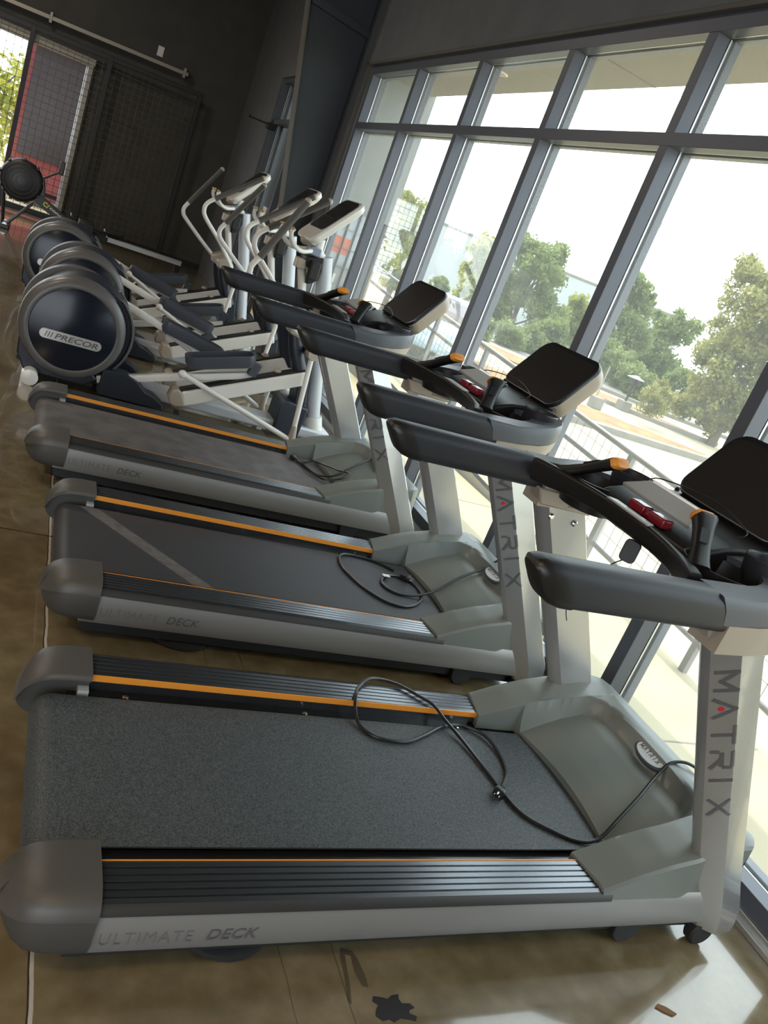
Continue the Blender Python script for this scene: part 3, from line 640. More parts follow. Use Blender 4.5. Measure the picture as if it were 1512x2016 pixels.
c2 = [(2.60, .05, .10), (2.565, .06, .25), (2.50, .07, .385), (2.43, .09, .412), (2.36, .075, .366), (2.22, .035, .31), (2.10, -.015, .252), (2.0, -.045, H + .012), (1.90, -.055, H), (1.845, -.03, H), (1.825, .03, H), (1.85, .085, H), (1.91, .13, H), (1.98, .12, H), (2.02, .06, H), (2.01, -.03, H), (1.96, -.11, H), (1.87, -.165, H), (1.78, -.15, H), (1.71, -.06, H), (1.66, .08, H), (1.66, .20, H), (1.70, .265, H + .003), (1.78, .275, H), (1.88, .25, H), (1.95, .19, H)]
c2 = [tuple(Vector(p) + (D2 if i else D2)) for i, p in enumerate(c2)]
cd2 = cord('black power cord coiled in two rings on the middle treadmill belt', c2, tuple(Vector((1.985, .115, H + .010)) + D2), (.7, -.55))
bb = B().box(-.018, .018, -.012, .012, 0, .002); bb.xf(Matrix.Translation((1.89 + .047 - 2.667, 1.274 + .10 - 1.324, H + .008))).done('paper_tag', 'paper', cd2)
D3 = Vector((-.064 , 2.601, 0))
c3 = [(2.60, .09, .10), (2.565, .10, .25), (2.50, .12, .385), (2.45, .13, .412), (2.38, .12, .372), (2.27, .05, .335), (2.17, .0, .288), (2.08, -.04, .24), (2.0, -.03, H + .01), (1.95, .05, H), (1.93, .14, H), (1.97, .20, H + .002), (2.03, .21, H + .012), (2.08, .13, .240), (2.12, .02, .262), (2.16, -.06, .282), (2.10, -.11, .255), (2.01, -.09, H + .012), (1.95, .0, H + .012), (1.93, .09, H + .01), (1.90, .17, H)]
c3 = [tuple(Vector(p) + D3 + Vector((0, p[0] * .0147, 0))) for p in c3]
cord('black power cord bundled by the hood of the farthest treadmill', c3, tuple(Vector((1.885, .20, H + .010)) + D3 + Vector((0, .028, 0))), (-.3, .8))
# ---- safety clip hanging from the nearest cross bar, lanyards on arm rests
sk = thing('safety_clip', 'black safety key clip dangling below the cross bar of the nearest treadmill', 'safety key', (1.80, -.048, 1.083), math.radians(42))
B().tube([(.0, .0, .085), (.0, -.002, .045), (0, -.003, .02)], .0014, 6).done('cord', 'cord', sk)
B().loft([[(x * .5, y, z) for y, z in rrect(.046, .066, .014, 4)] for x in (-.014, .014)]).done('clip_body', 'grip_end', sk, 0.002)
B().tube([(.0, .004, -.028), (.004, .03, -.06), (.0, .06, -.12), (.0, .09, -.20), (0, .085, -.24), (0, .07, -.27)], .0018, 6).done('lanyard', 'cord', sk)
lk = thing('lanyard', 'thin black cord dangling below the near arm rest of the middle treadmill', 'cord', (1.62, .853, 1.06))
B().tube([(.0, .0, .01), (.0, .0, -.03), (-.012, .0, -.08), (-.03, 0, -.125)], .0022, 6).done('cord', 'cord', lk)

# ================================================================== ELLIPTICAL TRAINERS
def make_elliptical(label, phase):
    t = thing('elliptical_trainer', label, 'elliptical trainer', (1.3, 4.05, 0), 0, 'elliptical trainers in a row beyond the treadmills')
    e = lambda b: b.xf(Matrix.Translation((-1.3, 0, 0)))
    C = (.485, .405); R = .335
    # drum: centre housing and two dished side shells, joined by a rim filler leaving the front slots
    arc = lambda r, a0, a1, n=40: [(C[0] + r * math.cos(math.radians(a0 + (a1 - a0) * i / n)), C[1] + r * math.sin(math.radians(a0 + (a1 - a0) * i / n))) for i in range(n + 1)]
    foot = [(.86, .10), (.80, .055), (.30, .055), (.20, .10)]
    arc2 = lambda r, a0, a1, n=40: [(.53 + r * math.cos(math.radians(a0 + (a1 - a0) * i / n)), .40 + r * math.sin(math.radians(a0 + (a1 - a0) * i / n))) for i in range(n + 1)]
    body = arc2(.325, -55, 200) + foot[::-1]
    hs = e(B().prism(body, 'y', -.155, .155)).done('drum_housing', 'navy', t, 0.008)
    lip = arc2(.340, -62, 50) + arc2(.322, 50, -62)
    for y0, y1 in ((-.175, -.15), (.15, .175)): e(B().prism(lip, 'y', y0, y1)).done('housing_lip', 'drum', hs, 0.004)
    for s in (-1, 1):
        prof = [(0, -.298), (.258, -.298), (.262, -.304), (.270, -.307), (.284, -.305), (.298, -.299), (.309, -.288), (.317, -.272), (.3215, -.252), (.323, -.236), (0, -.236)]
        o = e(B().lathe([(r, s * -h) for r, h in [(a, -b_) for a, b_ in prof]][:] if False else [(r, s * abs(h)) for r, h in prof], (C[0], 0, C[1]), 'y', 64)).done('drum_shell', 'drum', t, angle=40)
        e(B().lathe([(0, s * .306), (.255, s * .304), (.262, s * .300), (.262, s * .296), (0, s * .296)], (C[0], 0, C[1]), 'y', 64)).done('drum_face', 'drum_face', o)
        y0, y1 = sorted((s * .16, s * .2358))
        ring = arc(.3232, 47, 300) + arc(.25, 300, 47)
        e(B().prism(ring, 'y', y0, y1)).done('rim', 'drum', o, 0.003)
        sk_ = [(.18, .40), (.20, .16), (.26, .06), (.62, .06), (.70, .12), (.6, .2), (.3, .22)]
        e(B().prism(sk_, 'y', min(s * .18, s * .262), max(s * .18, s * .262))).done('drum_skirt', 'navy', o, 0.01)
        fr_ = lambda x, z: frame((x - 1.3, s * .3075, z), (1 if s < 0 else -1, 0, 0), (0, 0, 1))
        pl = rrect(.375, .062, .031, 8)
        f = fr_(.485, .345)
        plate = B().loft([[f @ Vector((x, y, d)) for x, y in pl] for d in (-.004, .0035)]).done('name_plate', 'brushed', o, 0.0015)
        xo = .325 if s < 0 else .645
        b = font_bm('PRECOR', .262, .036, frame((xo + (.065 if s < 0 else -.065) - 1.3, s * .3112, .327), (1 if s < 0 else -1, 0, 0), (0, 0, 1)), 0.22, 0.022, 1.02, .0008)
        for k in range(3):
            x0 = (.005 + k * .017); f2 = frame((xo - 1.3, s * .3112, .327), (1 if s < 0 else -1, 0, 0), (0, 0, 1))
            b.loft([[f2 @ Vector((x0 + x, y, d)) for x, y in ((0, 0), (.006, 0), (.015, .036), (.009, .036))] for d in (0, .0008)])
        b.done('plate_lettering', 'letter', plate)
        # dark foot fairing in front of the drum
        fz = [(.72, .02), (1.16, .02), (1.155, .055), (1.08, .10), (1.02, .115), (.95, .175), (.88, .20), (.72, .20)]
        e(B().prism(fz, 'y', min(s * .12, s * .25), max(s * .12, s * .25))).done('base_fairing', 'navy', t, 0.008)
        # ramp beam
        rb = [(1.28, .089), (2.075, .470), (2.045, .565), (1.245, .190)]
        o = e(B().prism(rb, 'y', min(s * .165, s * .275), max(s * .165, s * .275))).done('ramp', 'white_paint', t, 0.012, 3)
        ce = [(1.255, .185), (1.292, .095), (1.22, .075), (1.185, .09), (1.168, .13), (1.18, .185), (1.215, .205)]
        e(B().prism(ce, 'y', min(s * .158, s * .282), max(s * .158, s * .282))).done('ramp_end', 'pod_under', o, 0.012, 3)
        tr = [(1.235, .198), (2.04, .578), (2.05, .560), (1.25, .182)]
        e(B().prism(tr, 'y', min(s * .175, s * .262), max(s * .175, s * .262))).done('ramp_track', 'tray', o, 0.003)
        e(B().ell((1.86, s * .215, .505), .03, .02, .018)).done('track_knob', 'pod_under', o)
        e(B().lathe([(0, -.01), (.02, -.01), (.02, .01), (0, .01)], (1.26, s * .215, .02), 'y', 14)).done('ramp_foot', 'rubber', t)
        fwd = (phase == 'A') == (s < 0)
        # pedal arm with foot plate
        if fwd: a0, a1, pb, pf = (.70, .112), (1.70, .425), (1.235, .355), (1.69, .500)
        else: a0, a1, pb, pf = (.68, .605), (1.60, .345), (1.06, .475), (1.53, .375)
        d = Vector((a1[0] - a0[0], 0, a1[1] - a0[1])).normalized(); n = Vector((-d.z, 0, d.x))
        A0, A1 = Vector((a0[0], s * .205, a0[1])), Vector((a1[0], s * .205, a1[1]))
        o = e(B().loft([[p + n * z + Vector((0, y, 0)) for y, z in rrect(.05, .05, .008, 2)] for p in (A0, A1)])).done('pedal_arm', 'white_paint', t)
        pd = Vector((pf[0] - pb[0], 0, pf[1] - pb[1])); Lp = pd.length; pd.normalize(); pn = Vector((-pd.z, 0, pd.x)); base = Vector((pb[0], s * .225, pb[1]))
        def pr_(u, v, h): return base + pd * u + Vector((0, v, 0)) + pn * h
        op = [(Lp / 2 + x, y) for x, y in rrect(Lp, .165, .055, 5)]; ip = [(Lp / 2 + x * .94, y * .86) for x, y in rrect(Lp, .165, .055, 5)]
        pe = B(); R0 = [pr_(Lp / 2 + (u - Lp / 2) * .93, v * .85, 0) for u, v in op]
        pe.loft([R0, [pr_(u, v, .03) for u, v in op], [pr_(u, v, .085) for u, v in op], [pr_(u, v, .085) for u, v in ip], [pr_(u, v, .04) for u, v in ip]])
        o = e(pe).done('pedal', 'pedal', t, angle=40)
        e(B().loft([[pr_(Lp + u, v, h) for v in (-.03, .03)] + [pr_(Lp + u2, v, h2) for v, u2, h2 in ((.03, u - .05, h - .085), (-.03, u - .05, h - .085))] for u, h in ((-.01, .03), (.045, .0))])).done('roller_bracket', 'pedal', o, 0.004)
        # link rod from the pedal arm to the swinging handle
        j0 = Vector((1.215, s * .285, .317)) if fwd else Vector((1.075, s * .285, .480)); j1 = Vector((2.075, s * .33, .062)) if fwd else Vector((1.985, s * .33, .062))
        e(B().tube([j0, j1], .019, 12)).done('link_rod', 'white_paint', t); lr = t.children[-1]
        e(B().ell(j0, .030, .028, .028)).done('rod_end', 'white_paint', lr)
        e(B().lathe([(0, -.04), (.018, -.04), (.018, .01), (0, .01)], (j0.x, j0.y - (0 if s < 0 else -.0), j0.z), 'y', 14)).done('rod_bolt', 'tray', lr) if s > 0 else e(B().lathe([(0, .055), (.016, .055), (.016, -.01), (0, -.01)], (j0.x, j0.y, j0.z), 'y', 14)).done('rod_bolt', 'tray', lr)
        pv = Vector((2.025, s * .33, .715))
        jb = Vector((j1.x + .01, s * .33, .055))
        if fwd: hp = [(1.665, 1.651), (1.475, 1.227), (1.442, 1.165), (1.436, 1.125), (1.467, 1.072), (1.72, .92), (2.025, .735)] if phase == 'A' else [(1.73, 1.65), (1.51, 1.25), (1.478, 1.185), (1.482, 1.135), (1.525, 1.085), (1.76, .91), (2.025, .735)]
        else: hp = [(2.0, 1.71), (1.635, 1.39), (1.575, 1.33), (1.56, 1.265), (1.60, 1.19), (1.80, 1.01), (2.03, .745)]
        P3 = [Vector((x, s * .33, z)) for x, z in hp]
        h = e(B().tube(P3[1:], .0195, 12, 6)).done('swing_handle', 'white_paint', t)
        e(B().tube([P3[1] + (P3[0] - P3[1]) * -.02, P3[0]], .024, 12)).done('foam_grip', 'foam', h)
        e(B().ell(P3[0], .0245, .0245, .0245)).done('grip_cap', 'pod_under', h)
        e(B().tube([pv + Vector((0, 0, .02)), (pv * .5 + jb * .5), jb], .0185, 12)).done('lower_arm', 'white_paint', h)
        e(B().tube([jb + Vector((-.01, 0, .12)), jb + Vector((0, 0, -.01))], lambda u: .0195 + .013 * u, 12)).done('lower_boot', 'pod_under', h)
        e(B().lathe([(0, -.045), (.040, -.045), (.046, -.03), (.046, .03), (.040, .045), (0, .045)], pv, 'y', 24)).done('pivot_hub', 'pod_under', h)
        # ramp lift strut
        e(B().tube([(1.99, s * .10, .52), (2.02, s * .11, .70), (1.93, s * .12, .82)] if False else [(1.90, s * .16, .83), (1.96, s * .19, .66), (2.06, s * .215, .48)], .052, 12)).done('lift_strut', 'navy', t)
        e(B().prism([(1.83, .86), (1.93, .92), (1.99, .85), (1.94, .77), (1.85, .79)], 'y', min(s * .11, s * .25), max(s * .11, s * .25))).done('strut_cap', 'pod_under', t, 0.012)
    # spine, motor box, feet
    e(B().box(.75, 2.45, -.10, .10, .035, .115)).done('base_beam', 'silver_paint', t, 0.015, 3)
    e(B().tube([(.30, -.345, .052), (.30, .345, .052)], .048, 16)).done('rear_foot', 'white_paint', t)
    for s in (-1, 1): e(B().lathe([(0, 0), (.05, 0), (.052, .012), (.03, .02), (0, .02)], (.30, s * .345, .052), 'y', 20) if s > 0 else B().lathe([(0, 0), (.05, 0), (.052, -.012), (.03, -.02), (0, -.02)], (.30, -.345, .052), 'y', 20)).done('foot_cap', 'white_paint', t)
    e(B().tube([(2.36, -.30, .045), (2.36, .30, .045)], .045, 16)).done('front_foot', 'white_paint', t)
    e(B().prism([(1.985, .03), (2.19, .03), (2.205, .27), (2.02, .295), (1.99, .25)], 'y', -.14, .14)).done('lift_motor', 'navy', t, 0.012, 3)
    e(B().prism([(2.10, .25), (2.19, .25), (2.12, .65), (2.05, .85), (1.97, .85), (2.05, .60)], 'y', -.10, .10)).done('shroud', 'navy', t, 0.012, 3)
    # column
    cp = [(2.345, 0, .03), (2.30, 0, .20), (2.21, 0, .55), (2.115, 0, .92), (1.995, 0, 1.345)]
    e(B().tube(cp, .056, 20)).done('column', 'silver_paint', t); cm = t.children[-1]
    e(B().tube([(2.36, 0, .0), (2.345, 0, .06), (2.305, 0, .20)], lambda u: .098 - .030 * u, 20)).done('column_boot', 'white_paint', cm)
    e(B().tube([(2.12, -.33, .72), (2.12, .33, .72)] if False else [(2.025, -.36, .715), (2.025, .36, .715)], .03, 16)).done('pivot_shaft', 'navy', t)
    e(B().prism([(2.0, .68), (2.18, .66), (2.18, .74), (2.0, .76)], 'y', -.06, .06)).done('shaft_block', 'navy', t, 0.01)
    # neck, collar, fixed handlebar
    e(B().tube([(1.975, 0, 1.33), (1.935, 0, 1.36), (1.925, 0, 1.45)], .035, 14)).done('neck', 'white_paint', t)
    e(B().prism([(1.85, 1.31), (1.975, 1.335), (1.99, 1.24), (1.955, 1.15), (1.905, 1.13), (1.90, 1.24), (1.86, 1.25)], 'y', -.062, .062)).done('head_bracket', 'tray', t, 0.008)
    e(B().box(1.80, 1.87, -.05, .05, 1.215, 1.285)).done('head_plate', 'pod_under', t, 0.006)
    e(B().tube([(1.85, 0, 1.23), (1.90, 0, 1.10), (2.02, 0, .74)], .030, 12)).done('inner_post', 'white_paint', t)
    e(B().box(1.885, 1.96, -.11, -.05, 1.17, 1.30)).done('bottle_holder', 'rubber', t, 0.012)
    e(B().box(1.86, 1.945, -.055, .055, 1.33, 1.385)).done('collar', 'blue_grey', t, 0.008)
    for s in (-1, 1):
        e(B().tube([(1.87, s * .05, 1.355), (1.80, s * .10, 1.335), (1.74, s * .13, 1.345), (1.69, s * .14, 1.385), (1.672, s * .14, 1.43), (1.685, s * .13, 1.455)], .016, 12)).done('fixed_handle', 'white_paint', t); fh = t.children[-1]
        e(B().tube([(1.668, s * .175, 1.458), (1.672, s * .13, 1.460), (1.676, s * .09, 1.462)], .011, 12)).done('pulse_contact', 'gold', fh)
    # console
    ux = Vector((.64, 0, .77)).normalized(); un = Vector((-ux.z, 0, ux.x)); c0 = Vector((1.945, 0, 1.592))
    def slab(w, l, r, d): return [c0 + Vector((0, y, 0)) + ux * x + un * d for x, y in rrect(l, w, r, 5)]
    o = e(B().loft([slab(.34, .38, .05, -.048), slab(.40, .43, .06, -.034), slab(.42, .45, .06, .0), slab(.405, .435, .06, .014)])).done('console', 'white_paint', t, angle=40)
    e(B().loft([[c0 + Vector((0, y, 0)) + ux * (x + .045) + un * d for x, y in rrect(.32, .35, .05, 5)] for d in (.0135, .019)])).done('display', 'bezel', o)
    e(B().loft([[c0 + Vector((0, y, 0)) + ux * (x + .085) + un * d for x, y in rrect(.15, .28, .01, 2)] for d in (.0188, .0205)])).done('display_glass', 'screen', o)
    e(B().tube([c0 - ux * .19 - un * .03 + Vector((0, -.12, 0)), c0 - ux * .225 - un * .02, c0 - ux * .19 - un * .03 + Vector((0, .12, 0))], .028, 12)).done('console_lip', 'pod_under', o)
    return t
E1 = make_elliptical('front elliptical trainer beside the farthest treadmill, whole round drum and name plate showing', 'A')
E2 = make_elliptical('middle elliptical trainer, its drum half hidden behind the front drum', 'B')
E2.location = (1.3 + .07, 4.05 + 1.33, 0)
E3 = dup(E2); E3.location = (1.3 - .09, 4.05 + 2.60, 0)
E3['label'] = 'rearmost elliptical trainer, standing nearest the black back wall'

# ================================================================== ROWING MACHINE
rm = thing('rowing_machine', 'black rowing machine with round flywheel cage before the mesh gate', 'rowing machine', (.6, 10.4, 0))
r_ = lambda b: b.xf(Matrix.Translation((-.6, -10.4, 0)))
fc = (-.165, 10.4, .63)
r_(B().lathe([(0, -.10), (.20, -.10), (.245, -.075), (.262, -.04), (.262, .04), (.245, .075), (.20, .10), (0, .10)], fc, 'y', 40)).done('flywheel_cage', 'grip_end', rm); fcg = rm.children[-1]
for k in range(9):
    a = k * 40 + 12; r_(B().box(-.02, .02, -.085, .085, -.012, .012).xf(Matrix.Translation((fc[0] + .262 * math.cos(math.radians(a)), fc[1], fc[2] + .262 * math.sin(math.radians(a)))) @ Matrix.Rotation(math.radians(90 - a), 4, 'Y'))).done('cage_clip', 'grip_end', fcg, 0.004)
b = B()
for rr_ in (.06, .11, .16, .21): b.lathe([(rr_ - .004, -.106), (rr_ + .004, -.106), (rr_ + .004, -.098), (rr_ - .004, -.098), (rr_ - .004, -.106)], fc, 'y', 36)
r_(b).done('cage_rings', 'tray', fcg)
leg = lambda p, q, r=.014: r_(B().tube([p, q], r, 10))
leg((-.34, 10.26, .47), (-.28, 10.26, .03)).done('front_leg', 'grip_end', rm); leg((.02, 10.28, .40), (-.24, 10.26, .04)).done('front_leg', 'grip_end', rm)
leg((-.34, 10.54, .47), (-.28, 10.54, .03)).done('front_leg', 'grip_end', rm); leg((.02, 10.52, .40), (-.24, 10.54, .04)).done('front_leg', 'grip_end', rm)
r_(B().box(-.33, -.19, 10.2, 10.6, 0.0, .055)).done('front_foot', 'grip_end', rm, 0.01)
for y in (10.24, 10.56): r_(B().lathe([(0, -.03), (.035, -.03), (.035, .03), (0, .03)], (-.25, y, .04), 'y', 16)).done('caster', 'alu', rm)
bp_ = [(-.05, .47), (.08, .54), (.60, .30), (1.0, .285), (1.0, .20), (.55, .215), (.40, .26)]
o = r_(B().prism(bp_, 'y', 10.355, 10.445)).done('main_beam', 'grip_end', rm, 0.006)
dd = Vector((.52, 0, -.24)).normalized(); f = frame((.155 - .6, -.0465, .415), dd, Vector((-dd.z, 0, dd.x)))
lg = B()
lg.lathe([(.016, 0), (.030, 0), (.030, .001), (.016, .001), (.016, 0)], (0, 0, 0), 'z', 20, 40, 320); lg.loft([[Vector((x, y, z)) for x, y in ((.022, -.03), (.036, -.03), (.05, .03), (.036, .03))] for z in (0, .001)])
lg.xf(f @ Matrix.Translation((0.0, .03, 0))).done('logo', 'yellow', o)
font_bm('concept2', .34, .052, frame((.215 - .6, -.0465, .396), dd, Vector((-dd.z, 0, dd.x))), 0.0, .02, 1.0).done('lettering', 'white_print', o)
r_(B().box(.98, 2.02, 10.375, 10.425, .235, .292).box(.98, 2.02, 10.36, 10.44, .285, .300)).done('monorail', 'alu', rm, 0.003)
r_(B().prism([(1.93, .24), (2.0, .24), (2.05, .0), (1.96, .0)], 'y', 10.38, 10.42)).done('rear_leg', 'grip_end', rm, 0.004)
r_(B().box(1.95, 2.05, 10.26, 10.54, 0, .03)).done('rear_foot', 'grip_end', rm, 0.005)
r_(B().prism([(.02, .45), (.12, .40), (.14, .56), (.10, .74), (.06, .76), (.04, .6)], 'y', 10.36, 10.44)).done('arm_mount', 'grip_end', rm, 0.005)
r_(B().tube([(.085, 10.4, .75), (.24, 10.4, .88)], .013, 10)).done('monitor_arm', 'tray', rm); ma = rm.children[-1]
r_(B().box(.235, .295, 10.30, 10.50, .86, 1.02)).done('monitor', 'grip_end', rm, 0.01)
for y in (10.24, 10.46): r_(B().box(.60, .80, y, y + .10, .28, .40)).done('foot_rest', 'grip_end', rm, 0.01)
r_(B().box(.93, 1.19, 10.27, 10.53, .345, .385).box(.98, 1.14, 10.36, 10.44, .30, .345)).done('seat', 'grip_end', rm, 0.02, 3)
r_(B().tube([(.50, 10.2, .42), (.50, 10.6, .42)], .015, 10)).done('handle', 'grip_end', rm)

# ================================================================== OUTDOORS
structure(B().box(2.86, 3.86, -8, 7.1, -.16, -.012).done('sidewalk', 'concrete_out'))
structure(B().box(2.86, 5.2, 7.1, 12, -.16, -.012).done('side_walkway', 'concrete_out'))
structure(B().box(2.9, 90, -30, 90, -.9, -.5).done('parking_lot', 'road'))
ko = [(y, -.10 + .061 * (y - 1.4)) for y in (-6, 14)]
structure(B().loft([[(3.90, y, -.5), (4.30, y, -.5), (4.30, y, z), (3.90, y, z)] for y, z in ko]).done('kerb_ramp', 'concrete_out', bevel=0.01))
# sidewalk joints as grooves
structure(B().box(2.87, 3.86, 0.602, 0.614, -.014, -.0105).box(2.87, 3.86, 3.50, 3.512, -.014, -.0105).done('pavement_joint', 'kerb'))
# canopy soffit with lights
can = empty_structure('canopy', (3.2, 2.0, 3.12)); cn = lambda b: b.xf(Matrix.Translation((-3.2, -2.0, -3.12)))
cn(B().box(2.865, 3.55, -9, 7.2, 3.12, 3.9)).done('soffit', 'stucco', can)
cn(B().box(2.87, 3.55, 3.362, 3.374, 3.116, 3.121).box(2.87, 3.55, -1.5, -1.488, 3.116, 3.121)).done('soffit_joint', 'asphalt', can)
cn(B().lathe([(.055, .0), (.085, .0), (.085, -.008), (.075, -.012), (.055, -.004), (.055, .0)], (3.16, 4.95, 3.12), 'z', 28)).done('light_ring', 'paper', can)
cn(B().lathe([(0, -.003), (.055, -.003), (.055, -.001), (0, -.001)], (3.16, 4.95, 3.12), 'z', 28)).done('light_lens', 'pod_under', can)
# projecting grey wall with a storefront pane
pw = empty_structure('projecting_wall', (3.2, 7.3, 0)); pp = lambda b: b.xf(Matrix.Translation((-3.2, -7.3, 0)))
pp(B().box(2.865, 3.60, 7.2, 7.5, 1.75, 3.9).box(2.865, 2.95, 7.2, 7.5, 0, 1.75).box(2.95, 3.60, 7.25, 7.5, 0, 0.35)).done('wall', 'stucco_grey', pw)
pp(B().box(2.95, 3.60, 7.30, 7.36, .35, 1.75)).done('inner_pane', mat('pale reflecting glass', (0.35, 0.38, 0.40), 0.08, 0.2), pw)
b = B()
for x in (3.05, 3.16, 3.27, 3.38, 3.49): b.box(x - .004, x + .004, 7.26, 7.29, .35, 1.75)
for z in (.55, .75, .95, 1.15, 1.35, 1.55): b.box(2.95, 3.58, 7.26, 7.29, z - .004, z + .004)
pp(b).done('grid_reflection', 'railing', pw)  # bars modelled to imitate the mesh gate's reflection in the glass
pp(B().box(3.545, 3.60, 7.22, 7.36, .0, 1.75)).done('frame_post', 'flange', pw)
pp(B().box(3.0, 3.52, 7.275, 7.30, .72, .80)).done('red_reflection', mat('bright red reflection', (0.75, 0.04, 0.08), 0.5), pw)  # solid red strip imitating the back door's reflection in the glass
pp(B().box(3.05, 3.25, 7.285, 7.30, 1.28, 1.46)).done('orange_reflection', mat('orange red reflection', (0.75, 0.20, 0.10), 0.6), pw)  # orange patch of the same reflection, built as a solid
pp(B().box(3.0, 3.2, 7.285, 7.30, .90, 1.06)).done('white_reflection', 'paper', pw)  # pale patch belonging to that modelled reflection
structure(B().box(3.45, 3.60, 7.5, 13.5, -.02, 5.0).done('side_wing_wall', mat('dark slate exterior wall', (0.075, 0.08, 0.09), 0.9)))
# hand rail with wire mesh
XR = 4.15; ZT = lambda y: .80 + .0615 * (y - 1.4)
hr = thing('ramp_railing', 'grey metal ramp railing with wire mesh infill outside the window', 'railing', (XR, 3.0, 0)); h_ = lambda b: b.xf(Matrix.Translation((-XR, -3.0, 0)))
for nm, dz, r in (('top_rail', 0, .024), ('mid_rail', -.205, .019), ('bottom_rail', -.70, .019)):
    h_(B().tube([(XR, -6, ZT(-6) + dz), (XR, 13, ZT(13) + dz)], r, 12)).done(nm, 'railing', hr)
for k in range(-5, 10):
    y = 1.45 + 1.22 * k; h_(B().box(XR - .022, XR + .022, y - .022, y + .022, ZT(y) - .92, ZT(y) - .01)).done('post', 'railing', hr, 0.003)
b = B(); y = -5.95
while y < 13: b.loft([[(XR + .03 + dx, y + dy, z) for dx, dy in ((-.0014, -.0014), (.0014, -.0014), (.0014, .0014), (-.0014, .0014))] for z in (ZT(y) - .70, ZT(y))]); y += .10
for k in range(8): b.loft([[(XR + .034 + dx, yy, ZT(yy) - .70 + k * .1 + dz) for dx, dz in ((-.0014, -.0014), (.0014, -.0014), (.0014, .0014), (-.0014, .0014))] for yy in (-6, 13)])
o = h_(b).done('wire_mesh', 'mesh_wire', hr, weld=False); o['kind'] = 'stuff'
# ground patches
def patch(name, pts, z0, z1, m): structure(B().prism(pts, 'z', z0, z1).done(name, m))
patch('planting_island', [(9.5, 13.2), (15.4, 12.75), (16.2, 13.2), (13.2, 15.1), (10.5, 17.2)], -.5, -.40, 'mulch')
patch('island_kerb', [(8.6, 13.0), (10.2, 12.3), (15.6, 12.45), (16.6, 13.15), (16.2, 13.3), (15.4, 12.72), (10.3, 12.65), (9.2, 13.4)], -.5, -.36, 'kerb')
patch('verge', [(13.5, 21.0), (18.6, 16.5), (19.6, 16.9), (17.5, 20.8), (14.0, 24.5)], -.5, -.44, 'mulch')
patch('verge_kerb', [(16.2, 17.9), (18.7, 16.3), (19.6, 16.4), (19.5, 16.6), (18.7, 16.6), (16.3, 18.15)], -.5, -.38, 'kerb')
patch('far_street', [(20.5, 20.5), (30, 17), (50, 60), (14, 60), (15, 27)], -.5, -.47, 'asphalt')
patch('far_kerb', [(17.2, 23.0), (20.3, 20.4), (26, 18.0), (26, 18.3), (20.5, 20.7), (17.4, 23.2)], -.5, -.38, 'kerb')
patch('lawn', [(19, 33), (30, 28), (34, 34), (22, 40)], -.47, -.3, 'lawn')
tag(B().box(14.12, 14.42, 15.78, 16.1, -.5, -.18).done('concrete_block', 'kerb', bevel=0.02), 'short grey concrete block standing on the dry grass island', 'concrete block')
# lamp posts and sign
lp = thing('parking_lamp', 'tall square headed parking lot lamp behind a window mullion', 'street lamp', (21.72, 27.22, -.2))
B().tube([(0, 0, -.3), (0, 0, 6.0)], lambda u: .085 - .03 * u, 12).done('pole', 'railing', lp)
B().box(-.10, .45, -.03, .03, 6.0, 6.08).done('arm', 'railing', lp, 0.01)
B().box(.10, .62, -.24, .24, 6.10, 6.36).done('lamp_head', 'pod_under', lp, 0.03)
ls = thing('garden_lamp', 'short dark post lamp with flat cap beside the round shrub', 'lamp', (16.6, 17.6, -.5))
B().box(-.17, .17, -.17, .17, 0, .3).done('footing', 'kerb', ls, 0.02)
B().tube([(0, 0, .3), (0, 0, .95)], .035, 10).done('post', 'tray', ls)
B().box(-.09, .09, -.09, .09, .82, 1.0).done('lantern', 'tray', ls, 0.01)
B().lathe([(0, 1.10), (.05, 1.10), (.27, 1.02), (.27, 1.0), (0, 1.0)], (0, 0, 0), 'z', 16).done('cap', 'railing', ls)
tag(B().tube([(16.0, 18.2, -.5), (16.0, 18.2, .55)], .022, 8).done('thin_post', 'railing'), 'thin grey pole on the verge in front of the hedge', 'pole')
# far building
fb = thing('warehouse', 'long grey windowless warehouse building behind the trees', 'building', (26.2, 52.5, -.5)); 
o = B().prism([(-8.2, -9.0), (9, -15), (13, 0), (-4, 6)], 'z', 0, 4.0).done('wall', 'tiltup', fb)
B().prism([(-8.25, -9.05), (9.05, -15.06), (13.06, 0), (-4, 6.06)], 'z', 3.95, 4.08).done('parapet', 'kerb', fb)
# parked car
car = thing('parked_car', 'pale blue parked car beyond the ramp railing', 'car', (8.9, 15.9, -.5), math.radians(60))
lower = [(-2.1, .28), (2.1, .28), (2.2, .5), (2.1, .78), (1.1, .92), (-1.7, .95), (-2.15, .85), (-2.2, .5)]
B().prism(lower, 'y', -.86, .86).done('body', 'car', car, 0.08, 3)
B().loft([[(x, y, z) for x, y in ((-1.6 + i, -.8 + i * .25), (1.05 - i * 1.6, -.8 + i * .25), (1.05 - i * 1.6, .8 - i * .25), (-1.6 + i, .8 - i * .25))] for i, z in ((0, .92), (.45, 1.42))]).done('cabin', 'dark_glass', car, 0.05)
B().box(-1.1, .30, -.66, .66, 1.40, 1.46).done('roof', 'car', car, 0.03)
for x in (-1.35, 1.35):
    for s in (-1, 1): B().lathe([(0, -.1), (.22, -.1), (.31, -.09), (.31, .09), (.22, .1), (0, .1)], (x, s * .80, .31), 'y', 20).done('wheel', 'rubber', car)
